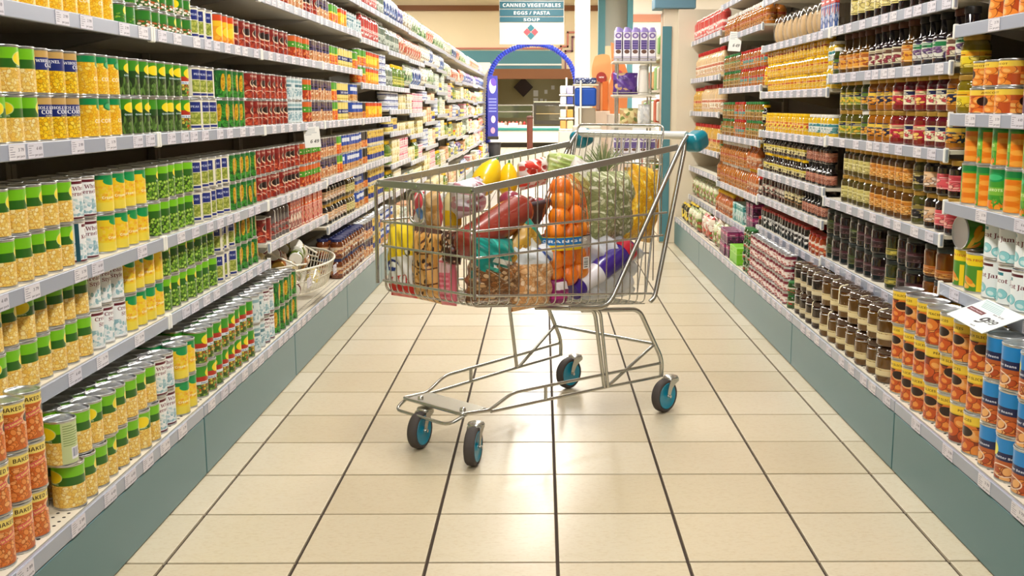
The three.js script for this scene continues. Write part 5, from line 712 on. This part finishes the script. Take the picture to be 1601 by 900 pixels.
{ // half-round wire dump bin hung on the base shelf, filled with loose jars
  const wireM = mat(0xe9e4d2, 0.4), bin = thing('wire_bin', 'cream half-round wire dump bin of loose jars on the left base shelf', 'wire bin', [-1.36, 0.27, -5.12]);
  const R = 0.52, D = 0.355, pt = (a, y, k = 1) => [Math.sin(a) * D * k, y, -Math.cos(a) * R * k];
  const loop = (y, k, n = 22) => Array.from({ length: n }, (_, i) => pt(i / (n - 1) * Math.PI, y, k));
  for (const [y, k, r] of [[0.03, 0.9, 0.0042], [0.15, 1, 0.0055], [0.09, 0.95, 0.0028]]) mesh('bin_ring', bent(loop(y, k), r, 6, 0.02), wireM, bin);
  for (let i = 0; i < 46; i++) { const a = (i + 0.5) / 46 * Math.PI; mesh('bin_wire', bent([pt(a, 0.15), pt(a, 0.03, 0.9), pt(a, 0.026, 0.3)], 0.0021, 5, 0.012), wireM, bin); }
  for (const s of [-1, 1]) { mesh('arm', bent([[0.02, 0.15, s * 0.44], [0.26, 0.15, s * 0.12]].concat([]), 0.0045, 6), wireM, bin); mesh('arm', bent([[-0.1, 0.34, s * 0.3], [0.24, 0.155, s * 0.12 + 0.1 * s]], 0.0048, 6), wireM, bin); }
  for (let i = 0; i < 7; i++) mesh('back_wire', bent([[-0.1, 0.02, -0.42 + i * 0.14], [-0.1, 0.34, -0.42 + i * 0.14]], 0.0032, 5), wireM, bin);
  mesh('back_rail', bent([[-0.1, 0.34, -0.43], [-0.1, 0.34, 0.43]], 0.0045, 6), wireM, bin);
  const tg = mesh('ticket', box(0.002, 0.045, 0.09, 0.305, 0.09, 0.28), ticketMat[0], bin); tg.rotation.y = 0; const tg2 = mesh('ticket', box(0.002, 0.045, 0.08, 0.345, 0.09, -0.12), ticketMat[1], bin);
  const jars = [['loose_jar', 0x6a1c24, 'white lidded dark red', M.whiteLid], ['loose_jar', 0xc8b46a, 'white lidded pale yellow', M.whiteLid], ['loose_jar', 0x5a6a24, 'white lidded green', M.whiteLid], ['loose_jar', 0xb06a3a, 'gold lidded amber', M.goldLid]];
  const protoJ = jars.map(([, c, , lid], i) => SH.jar({ r: 0.036, h: 0.1, glass: gl(c), lid, print: () => S('loose' + i, '#e4dcc8', ['#7a2430', '#c8b03a', '#5a7a34', '#a8602c'][i], '#4a3a30', ['#d8c8a8', '#8a5a44', '#e8e0cc']) }, 16));
  for (let i = 0; i < 64; i++) { const a = Math.acos(rr(-0.95, 0.95)), k = rr(0.15, 0.82), lv = Math.floor(i / 18), kind = i % 4; const x = -1.36 + Math.sin(a) * D * k * (0.95 - lv * 0.12), z = -5.12 - Math.cos(a) * R * k * (1 - lv * 0.1), y = 0.305 + lv * 0.058; const o = thing('loose_jar', `${jars[kind][2]} jar lying loose in the wire bin, ${ordinal(Math.floor(i / 4))} of its colour`, 'jar', [x, y + 0.03, z], rnd() * 6.28, `${jars[kind][2]} jars in the wire bin`); o.rotation.set(rr(1.2, 1.9), rnd() * 6.28, rr(-0.3, 0.3)); for (const [n, g, m] of protoJ[kind]) mesh(n, g, m, o); }
}
{ // shaded sweetcorn cans behind the barcode one
  let i = 0; for (const z of [-2.27, -2.345, -2.42]) for (const l of [0, 1]) item('sweetcorn_can', -1.195, 0.222 + l * 0.1094, z, rr(-0.4, 0.4), `green sweetcorn can in shade behind the barcode can, ${ordinal(i++ >> 1)} back, ${l ? 'upper' : 'lower'} layer`, 'green sweetcorn cans, left bay one shelf one');
}
// ---------------------------------------------------------------- the far end of the hall
const TEALW = mat(0x4f8590, 0.6), PINKW = mat(0xc87868, 0.6), WHITEW = mat(0xf4f1ea, 0.6), WOODW = mat(0x7a4a22, 0.6), CREAMW = mat(0xead9b8, 0.85), BEIGEW = mat(0xb5aa82, 0.8), DARKW = mat(0x3a352c, 0.7), PALEW = mat(0xf2ece2, 0.8);
{
  structure('wall_back', merged([box(10.6, 3.2, 0.2, -6.85, 1.5, -34.1), box(10.4, 5.4, 0.2, 6.3, 2.6, -34.1), box(10.6, 2.2, 0.2, -6.85, 4.2, -34.1), box(2.7, 3.2, 0.2, -0.2, 3.72, -34.1)]), CREAMW);
  structure('trim_1', box(4.6, 0.04, 0.06, -1.7, 2.88, -33.97), PINKW); structure('trim_2', box(4.6, 0.42, 0.08, -1.7, 2.6, -33.96), TEALW); structure('trim_3', box(4.6, 0.05, 0.1, -1.7, 2.39, -33.95), WHITEW);
  structure('trim_4', box(4.6, 0.14, 0.08, -1.7, 2.29, -33.96), TEALW); structure('trim_5', box(11, 0.16, 0.1, -3, 4.08, -33.96), WOODW); structure('trim_6', box(4, 0.16, 0.1, 4.4, 4.08, -33.96), mat(0xc08a68, 0.7));
  const st = [[0.58, 2.3], [0.58, 2.94], [0.79, 2.94], [0.79, 3.36], [1.07, 3.36], [1.07, 3.9]];
  const bars = (o, w) => merged(st.slice(1).map((p, i) => { const q = st[i]; return box(Math.abs(p[0] - q[0]) + w, Math.abs(p[1] - q[1]) + w, 0.05, (p[0] + q[0]) / 2 + o, (p[1] + q[1]) / 2 - o, -33.96); }));
  structure('trim_7', bars(0, 0.05), PINKW); structure('trim_8', bars(0.14, 0.05), mat(0x8a5a64, 0.6));
  // alcove of the service counter
  structure('wall_alcove', merged([box(3.4, 2.2, 0.1, -0.3, 1.1, -36.6), box(0.1, 2.2, 2.5, -1.95, 1.1, -35.35), box(0.1, 2.2, 2.5, 1.4, 1.1, -35.35), box(3.4, 0.1, 2.5, -0.3, 2.18, -35.35)]), BEIGEW);
  structure('trim_9', box(2.85, 0.3, 0.3, -0.27, 2.1, -33.7), WOODW);
  const bd = thing('diamond_board', 'dark brown diamond shaped board hung on the alcove wall', 'sign board', [-0.62, 1.75, -36.4]); { const g = rbox(0.44, 0.44, 0.05, 0.01); g.rotateZ(Math.PI / 4); mesh('board', g, mat(0x3a2622, 0.6), bd); const f = merged([box(0.46, 0.02, 0.03, 0, 0.22, 0.02), box(0.46, 0.02, 0.03, 0, -0.22, 0.02), box(0.02, 0.46, 0.03, 0.22, 0, 0.02), box(0.02, 0.46, 0.03, -0.22, 0, 0.02)]); f.rotateZ(Math.PI / 4); mesh('frame', f, DARKW, bd); }
  for (const [x, y, w, h, lb] of [[-0.21, 1.55, 0.16, 0.2, 'upper white notice on the alcove wall'], [-0.21, 1.28, 0.16, 0.24, 'lower white notice on the alcove wall'], [0.13, 1.6, 0.1, 0.13, 'small white notice high on the alcove wall'], [0.36, 1.74, 0.11, 0.13, 'white notice at the dark end of the alcove'], [-0.02, 1.3, 0.1, 0.15, 'small white notice low on the alcove wall'], [0.12, 1.3, 0.07, 0.12, 'smallest white notice low on the alcove wall']]) tag(mesh('wall_notice', rbox(w, h, 0.012, 0.003, x, y, -36.53, 1), WHITEW), lb, 'notice');
  const rd = thing('warm_oven', 'dark glass fronted hot cabinet on the counter', 'cabinet', [0.15, 0.62, -31.3]); mesh('case', rbox(0.95, 0.62, 0.6, 0.02, 0.1, 0.31, 0), DARKW, rd); mesh('glass_front', rbox(0.85, 0.42, 0.01, 0.004, 0.1, 0.32, 0.305), phys(0x4a4634, 0.1, { clearcoat: 1 }), rd); mesh('shelf', box(0.85, 0.02, 0.02, 0.1, 0.3, 0.315), mat(0xb8a070, 0.5), rd); mesh('top_rail', box(0.97, 0.03, 0.62, 0.1, 0.63, 0), mat(0xc8c4a8, 0.5), rd);
  const lt = thing('ceiling_light', 'small blue white strip light inside the alcove', 'ceiling light', [0.05, 2.08, -35.6]); mesh('tube', rbox(0.5, 0.05, 0.1, 0.02), new THREE.MeshStandardMaterial({ color: 0xffffff, emissive: 0xcfe8ff, emissiveIntensity: 3 }), lt); mesh('housing', rbox(0.56, 0.03, 0.16, 0.01, 0, 0.04, 0), DARKW, lt);
  const al = new THREE.RectAreaLight(0xdcecff, 8, 0.5, 0.1); al.position.set(0.05, 2.05, -35.6); al.rotation.x = -Math.PI / 2; scene.add(al);
  const ct = thing('deli_counter', 'long white chilled counter with teal rail and glass guard', 'counter', [-0.35, 0, -30.9]);
  mesh('plinth', box(3.3, 0.12, 0.8, 0, 0.06, 0), DARKW, ct); mesh('front_panel', rbox(3.4, 0.34, 0.9, 0.03, 0, 0.3, 0.05), PALEW, ct); mesh('ledge', rbox(3.4, 0.05, 1.0, 0.01, 0, 0.16, 0.06), WHITEW, ct); mesh('teal_rail', rbox(3.42, 0.07, 0.96, 0.02, 0, 0.5, 0.06), mat(0x2f8a84, 0.4), ct); mesh('tray_deck', box(3.3, 0.04, 0.8, 0, 0.55, 0), WHITEW, ct);
  mesh('glass_guard', box(1.5, 0.34, 0.008, -0.7, 0.98, 0.2), new THREE.MeshPhysicalMaterial({ color: 0xf0fff8, roughness: 0.03, transmission: 1, thickness: 0 }), ct); mesh('guard_rail', merged([box(1.6, 0.03, 0.03, -0.7, 1.16, 0.2), box(1.6, 0.03, 0.03, -0.7, 0.98, 0.2), box(0.03, 0.6, 0.03, -1.48, 0.85, 0.2), box(0.03, 0.6, 0.03, 0.1, 0.85, 0.2)]), CHROME, ct);
  for (let i = 0; i < 12; i++) { const t = thing('meat_tray', `${ordinal(i)} tray of red meat along the counter`, 'meat tray', [-1.55 + i * 0.105, 0.575, -30.75 + (i % 2) * 0.1], 0, 'meat trays on the counter'); mesh('tray', rbox(0.095, 0.04, 0.15, 0.01, 0, 0.02, 0, 1), WHITEW, t); const g = new THREE.SphereGeometry(0.05, 10, 8); g.scale(0.85, 1.4, 1.2); g.translate(0, 0.07, 0); mesh('meat', g, mat([0xc8443a, 0xe0a090, 0xb8342e, 0xd87868][i % 4], 0.4), t); }
  for (const [x, lb] of [[-1.18, 'first white price board before the meat trays'], [-0.8, 'second white price board before the meat trays']]) tag(mesh('price_board', rbox(0.26, 0.11, 0.01, 0.003, x, 0.62, -30.4, 1), WHITEW), lb, 'price board');
  const po = thing('bollard', 'round dark red wooden post standing before the counter', 'post', [-0.315, 0, -27.9]); mesh('post', cyl(0.075, 0.075, 0.82, 20, 0, 0.41, 0), mat(0x6e3a30, 0.55), po); mesh('post_cap', lathe([[0, 0.9], [0.06, 0.89], [0.085, 0.86], [0.09, 0.83], [0.075, 0.81], [0, 0.81]].reverse(), 20), mat(0x5a3028, 0.5), po);
}
{ // balloon-blue garland arch over the aisle end
  const A = [[-1.09, 0.0], [-1.085, 0.9], [-1.06, 1.5], [-1.0, 1.85], [-0.83, 2.1], [-0.59, 2.25], [-0.23, 2.345], [0.1, 2.31], [0.32, 2.2], [0.52, 2.02], [0.63, 1.8], [0.69, 1.5], [0.7, 0.9], [0.7, 0]];
  const curve = new THREE.CatmullRomCurve3(A.map((p) => V3(p[0], p[1], -21.9))), ar = thing('garland_arch', 'deep blue tinsel garland arch spanning the end of the aisle', 'arch', [0, 0, 0]);
  mesh('frame', new THREE.TubeGeometry(curve, 90, 0.046, 10), mat(0x14309c, 0.5), ar);
  const list = []; for (let i = 0; i < 110; i++) { const p = curve.getPointAt((i + 0.5) / 110), t = curve.getTangentAt((i + 0.5) / 110), g = new THREE.TorusGeometry(0.04 + (i % 3) * 0.004, 0.016, 6, 10); g.lookAt(t); g.translate(p.x, p.y, p.z); list.push(g); }
  mesh('tinsel', merged(list), phys(0x1a34b8, 0.3, { clearcoat: 0.5 }), ar).userData.kind = 'stuff';
  const ps = thing('poster', 'tall blue and purple poster standing beside the arch foot', 'poster', [-0.97, 0.52, -21.55]); mesh('panel', rbox(0.2, 1.2, 0.03, 0.006, 0, 0.6, 0), printMat(picture(128, 512, (c, w, h) => { fill(c, '#3a3c9c', 0, 0, w, h); oval(c, '#e8e4f4', w * 0.5, h * 0.16, w * 0.34, h * 0.12); oval(c, '#6a4ab0', w * 0.6, h * 0.1, w * 0.3, h * 0.06, 0.6); for (let i = 0; i < 5; i++) fill(c, '#8a94dc', 14, h * (0.36 + i * 0.05), w * 0.76, 9); oval(c, '#f2c8dc', w * 0.55, h * 0.7, w * 0.22, h * 0.06); oval(c, '#e8a0b8', w * 0.5, h * 0.88, w * 0.22, h * 0.05); }), 0.5), ps); mesh('foot', rbox(0.22, 0.06, 0.14, 0.01, 0, 0, 0), DARKW, ps);
  const bn = thing('litter_bin', 'dark grey bin below the blue poster', 'bin', [-0.93, 0, -21.3]); mesh('body', lathe([[0, 0], [0.1, 0], [0.125, 0.42], [0, 0.42]], 18), mat(0x2c2a2c, 0.5), bn); mesh('rim', cyl(0.132, 0.132, 0.03, 18, 0, 0.425, 0), mat(0x1c1a1c, 0.4), bn);
}
{ // hanging aisle sign
  const s = thing('aisle_sign', 'hanging white aisle sign with teal bands listing canned vegetables, eggs, pasta and soup', 'aisle sign', [-0.13, 0, -14]);
  mesh('board', rbox(0.82, 0.82, 0.03, 0.006, 0, 2.32, -0.02), WHITEW, s);
  const band = (n, text, y, h, sz) => mesh(n, rbox(0.8, h, 0.012, 0.002, 0, y, 0.003), [printMat(picture(1024, 128, (c, w, hh) => { fill(c, '#2a6f83', 0, 0, w, hh); words(c, text, w / 2, hh * 0.54, sz, '#ffffff', 'sans-serif', 'bold', 'center', w * 0.92); }), 0.5)][0], s);
  band('sign_band', 'FRUIT   RICE', 2.49, 0.075, 84); band('sign_band', 'CANNED VEGETABLES', 2.395, 0.085, 92); band('sign_band', 'EGGS / PASTA', 2.3, 0.08, 92); band('sign_band', 'SOUP', 2.217, 0.06, 104);
  const q = (x, y, m) => { const g = rbox(0.062, 0.062, 0.008, 0.002); g.rotateZ(Math.PI / 4); g.translate(x, y, 0.002); mesh('emblem_diamond', g, m, s); }; const tm = mat(0x3f8a9c, 0.5), pm = mat(0xd8606c, 0.5); q(-0.01, 2.115, tm); q(-0.01, 2.015, tm); q(-0.06, 2.065, pm); q(0.04, 2.065, pm); 
  for (const x of [-0.36, 0.36]) mesh('hanger', cyl(0.004, 0.004, 2.6, 6, x, 3.98, -0.02), CHROME, s);
}
{ // end frame of the right gondola and what stands behind it
  const pf = thing('gondola_end', 'cream and teal upright closing the far end of the right gondola', 'gondola end', [1.09, 0, -9.2]);
  mesh('post', rbox(0.24, 1.93, 0.16, 0.004, 0.03, 0.965, 0), mat(0xe6dcc6, 0.5), pf); mesh('teal_strip', box(0.075, 1.78, 0.01, -0.06, 0.9, 0.085), TEALW, pf); mesh('side_strip', box(0.008, 1.9, 0.14, -0.093, 0.95, 0), mat(0xb8a088, 0.5), pf); mesh('end_panel', box(0.62, 1.92, 0.02, 0.34, 0.965, 0.1), mat(0xe6dcc6, 0.6), pf); mesh('cap', rbox(0.34, 0.09, 0.24, 0.01, 0, 1.975, 0), mat(0x6a94a8, 0.4), pf);
  { const le = thing('gondola_end', 'plain cream panel closing the far end of the left gondola', 'gondola end', [-1.35, 0, -22.12]); mesh('panel', box(0.62, 2, 0.02, 0, 1, 0), mat(0xe6dcc6, 0.6), le); }
  structure('column_1', merged([box(0.1, 5.2, 0.1, 0.86, 2.6, -16), box(0.08, 5.2, 0.1, 1.27, 2.6, -16)]), mat(0x5f98a4, 0.5)); structure('column_2', rbox(0.23, 5.2, 0.2, 0.01, 0.63, 2.6, -17.2), WHITEW);
  structure('wall_screen', box(0.34, 2.6, 0.04, 1.06, 3.3, -16.05), mat(0xb4b4aa, 0.5)); structure('wall_partition', box(6, 5.2, 0.15, 4.5, 2.6, -22), PALEW); structure('trim_10', box(5, 0.14, 0.05, 4.2, 2.85, -21.9), mat(0xc88a70, 0.7));
  // chrome wire rack with cartons
  const rk = thing('display_rack', 'chrome wire display rack of purple milk cartons near the gondola end', 'rack', [0.94, 0, -11.5]);
  for (const x of [-0.16, 0.18]) for (const z of [-0.16, 0.16]) mesh('pole', cyl(0.011, 0.011, 1.62, 10, x, 0.81, z), CHROME, rk);
  for (const y of [0.3, 0.62, 0.93, 1.25, 1.59]) { const sh = mesh('shelf', rbox(0.44, 0.02, 0.4, 0.004, 0.01, y, 0), mat(0xdad6cc, 0.4, 0.4), rk); mesh('shelf_edge', merged([bent([[-0.22, y + 0.03, 0.2], [0.24, y + 0.03, 0.2]], 0.004, 6), bent([[-0.22, y - 0.02, 0.2], [0.24, y - 0.02, 0.2]], 0.004, 6)]), CHROME, rk); }
  const ctx = printMat(picture(128, 256, (c, w, h) => { fill(c, '#e9e6ee', 0, 0, w, h); oval(c, '#7a62a8', w * 0.5, h * 0.12, w * 0.4, h * 0.1); oval(c, '#dcd4ec', w * 0.5, h * 0.12, w * 0.2, h * 0.05); fill(c, '#4c3a86', w * 0.12, h * 0.28, w * 0.76, h * 0.32); for (let i = 0; i < 3; i++) fill(c, '#8a78b4', w * 0.18, h * (0.33 + 0.09 * i), w * 0.64, 8); oval(c, '#6a4638', w * 0.5, h * 0.68, w * 0.34, h * 0.07); fill(c, '#b8b2c4', 0, h * 0.84, w, h * 0.16); fill(c, '#2c2438', w * 0.94, 0, w * 0.06, h); }), 0.4);
  const carton1 = (x, y, z, lb, grp, h = 0.29) => { const t = thing('milk_carton', lb, 'carton', [x, y, z], rr(-0.12, 0.12), grp); mesh('carton', rbox(0.082, h, 0.08, 0.006, 0, h / 2, 0, 1), ctx, t); const g = new THREE.CylinderGeometry(0.03, 0.057, 0.05, 4, 1); g.rotateY(Math.PI / 4); g.translate(0, h + 0.024, 0); mesh('gable', g, phys(0x8a7ab4, 0.4), t); };
  for (let i = 0; i < 5; i++) carton1(0.785 + i * 0.088, 1.602, -11.4, `purple milk carton, ${ordinal(i)} along the front of the rack top`, 'milk cartons on the rack top'); for (let i = 0; i < 4; i++) carton1(0.82 + i * 0.088, 1.602, -11.56, `purple milk carton, ${ordinal(i)} in the second row of the rack top`, 'milk cartons behind on the rack top');
  for (let i = 0; i < 5; i++) carton1(0.785 + i * 0.09, 0.63, -11.4, `purple milk carton, ${ordinal(i)} along the low rack shelf`, 'milk cartons on the low rack shelf', 0.2);
  const soft = (name, lb, x, y, z, w, h, cols, bg) => { const t = thing(name, lb, 'bag', [x, y, z], rr(-0.2, 0.2)); mesh('bag', pillow(w, h, 0.09, 10, 10, 0.1, 1), bagTex((c, ww, hh) => { fill(c, bg, 0, 0, ww, hh); blobs(c, 0, 0, ww, hh, 20, cols, 40, 24); }), t); };
  soft('purple_snack_bag', 'purple bag with a cookie picture on the rack shelf', 0.86, 1.262, -11.36, 0.26, 0.22, ['#4a2a7a', '#6a4a9a', '#3a1c60', '#d8b088'], '#5a3a8c'); soft('tan_bag', 'tan bag on the middle rack shelf', 0.9, 0.942, -11.36, 0.2, 0.18, ['#c8a070', '#e8d8a0', '#7a8a4a'], '#d8c890'); soft('white_bag', 'white bag beside the tan bag on the rack', 1.06, 0.942, -11.36, 0.14, 0.22, ['#f0f0f0', '#d0d4d8'], '#e8e8ea'); soft('mixed_bag', 'brown and white bag on the lowest seen rack shelf', 0.98, 0.312, -11.36, 0.24, 0.2, ['#5a4030', '#e8e0d0', '#b89040'], '#c8b8a0');
  const dp = thing('white_dispenser', 'white plastic dispenser tub on the rack shelf', 'dispenser', [1.05, 1.262, -11.38]); mesh('tub', lathe([[0, 0], [0.06, 0], [0.05, 0.24], [0.04, 0.27], [0, 0.27]], 18), WHITEW, dp); mesh('lid', cyl(0.045, 0.05, 0.03, 18, 0, 0.28, 0), mat(0xd8d8d4, 0.4), dp);
  // cardboard display stands
  const cs = thing('card_display', 'orange cardboard display stand with red round NEW badge', 'display stand', [0.77, 0, -14]); mesh('base_box', rbox(0.34, 1.08, 0.3, 0.01, 0.02, 0.54, 0), mat(0xe9d8c6, 0.7), cs);
  { const sh = new THREE.Shape(); sh.moveTo(-0.13, 1.08); sh.lineTo(-0.12, 1.45); sh.quadraticCurveTo(-0.17, 1.6, -0.1, 1.76); sh.quadraticCurveTo(0.0, 1.81, 0.08, 1.77); sh.quadraticCurveTo(0.14, 1.62, 0.08, 1.46); sh.lineTo(0.09, 1.08); const g = new THREE.ExtrudeGeometry(sh, { depth: 0.02, bevelEnabled: false }); g.translate(0, 0, 0.05); mesh('cutout', g, mat(0xe8a468, 0.6), cs); mesh('orange_column', rbox(0.07, 0.36, 0.03, 0.01, 0.03, 1.27, 0.08), mat(0xd8702a, 0.6), cs); mesh('brown_column', rbox(0.05, 0.36, 0.03, 0.01, -0.06, 1.27, 0.08), mat(0x9a7466, 0.6), cs); const b = cyl(0.065, 0.065, 0.015, 24); b.rotateX(Math.PI / 2); b.translate(-0.02, 1.5, 0.085); mesh('badge', b, mat(0xa8342c, 0.5), cs); mesh('badge_text', rbox(0.1, 0.03, 0.004, 0.001, -0.02, 1.5, 0.095), printMat(picture(128, 40, (c, w, h) => { fill(c, '#a8342c', 0, 0, w, h); words(c, 'NEW', w / 2, h / 2, 36, '#fff'); }), 0.5), cs); }
  const cs2 = thing('card_display', 'peach cardboard display stand with a pink round badge behind the rack', 'display stand', [0.93, 0, -13.4]); mesh('base_box', rbox(0.3, 1.05, 0.25, 0.01, 0.02, 0.52, 0), mat(0xf0ddd0, 0.7), cs2); { const sh = new THREE.Shape(); sh.moveTo(-0.1, 1.05); sh.quadraticCurveTo(-0.16, 1.35, -0.08, 1.5); sh.lineTo(-0.1, 1.9); sh.lineTo(0.0, 1.86); sh.lineTo(0.12, 1.5); sh.lineTo(0.1, 1.05); const g = new THREE.ExtrudeGeometry(sh, { depth: 0.02, bevelEnabled: false }); g.translate(0, 0, 0.06); mesh('cutout', g, mat(0xe88a52, 0.6), cs2); const b = cyl(0.075, 0.075, 0.015, 24); b.rotateX(Math.PI / 2); b.translate(-0.02, 1.5, 0.09); mesh('badge', b, mat(0xc8485a, 0.5), cs2); }
  // blue bin on a white stand, and the carousel of packets
  const bb = thing('blue_bin', 'bright blue display bin on a white pole stand', 'display bin', [0.52, 0, -13.2]); mesh('bin', rbox(0.26, 0.22, 0.26, 0.03, 0, 1.25, 0), phys(0x1650b8, 0.35), bb); mesh('pole', cyl(0.012, 0.012, 1.45, 10, -0.06, 0.72, 0.15), WHITEW, bb); mesh('patterned_top', rbox(0.26, 0.07, 0.24, 0.02, 0, 1.44, 0), printMat(picture(128, 64, (c, w, h) => { fill(c, '#24366c', 0, 0, w, h); blobs(c, 0, 0, w, h, 40, ['#d8dce8', '#10204c', '#8a98c0'], 7, 5); }), 0.5), bb); mesh('ledge', rbox(0.3, 0.02, 0.28, 0.005, 0, 1.39, 0), mat(0xd8d0b8, 0.5), bb); mesh('lower_box', rbox(0.2, 0.2, 0.2, 0.01, 0.02, 1.02, 0), mat(0xa89a86, 0.6), bb); mesh('foot', rbox(0.34, 0.9, 0.3, 0.02, 0.02, 0.46, 0), mat(0xe2ddd2, 0.6), bb);
  const hx = thing('wire_carousel', 'white wire carousel stand of blue and orange packets', 'display stand', [0.4, 0, -18]); mesh('pole', cyl(0.015, 0.015, 1.6, 10, 0, 0.8, 0), WHITEW, hx); for (const y of [0.76, 0.94, 1.15, 1.32]) mesh('tray', rbox(0.24, 0.025, 0.24, 0.004, 0, y, 0), WHITEW, hx); mesh('base', rbox(0.26, 0.74, 0.26, 0.02, 0, 0.37, 0), mat(0xd8d4cc, 0.6), hx);
  for (const [lvl, y, c1, c2] of [['lowest', 0.775, 0xf0d8a8, 0xe8a860], ['second', 0.955, 0xe8a04a, 0xf0e4d0], ['third', 1.165, 0x3a4aa0, 0xd8dcf0], ['top', 1.335, 0xb8b4e0, 0xf0f0f8]]) for (const k of [0, 1]) tag(mesh('carousel_packet', rbox(0.1, 0.13, 0.12, 0.02, 0.345 + k * 0.11, y + 0.067, -17.95), phys(k ? c1 : c2, 0.35)), `${k ? 'coloured' : 'paler'} packet on the ${lvl} tray of the wire carousel`, 'packet');
  // shelf end beyond the gondola
  const fs = thing('far_shelving', 'far shelving behind the gondola end holding green and white packets', 'shelving', [1.34, 0, -12.6]); mesh('back_panel', box(0.02, 2.0, 2.6, 0.3, 1, 0), BACK, fs); for (const y of [0.25, 0.6, 0.95, 1.3, 1.65]) mesh('shelf', box(0.4, 0.03, 2.6, 0.1, y, 0), DECK, fs);
  for (const [n, y] of [['lowest', 0.265], ['second', 0.615], ['third', 0.965], ['fourth', 1.315], ['top', 1.665]]) for (let i = 0; i < 8; i++) tag(mesh('shelf_packet', rbox(0.16, rr(0.16, 0.27), 0.22, 0.02, 1.32, y + 0.12, -11.5 - i * 0.3), phys(pick([0x6aa04a, 0xe8e0c8, 0x8ab870, 0xd8a870, 0xf0ece0, 0xc85a3a]), 0.4)), `${ordinal(i)} packet along the ${n} shelf of the far shelving`, 'packet', 'packets on the far shelving');
}
renderer.render(scene, camera);
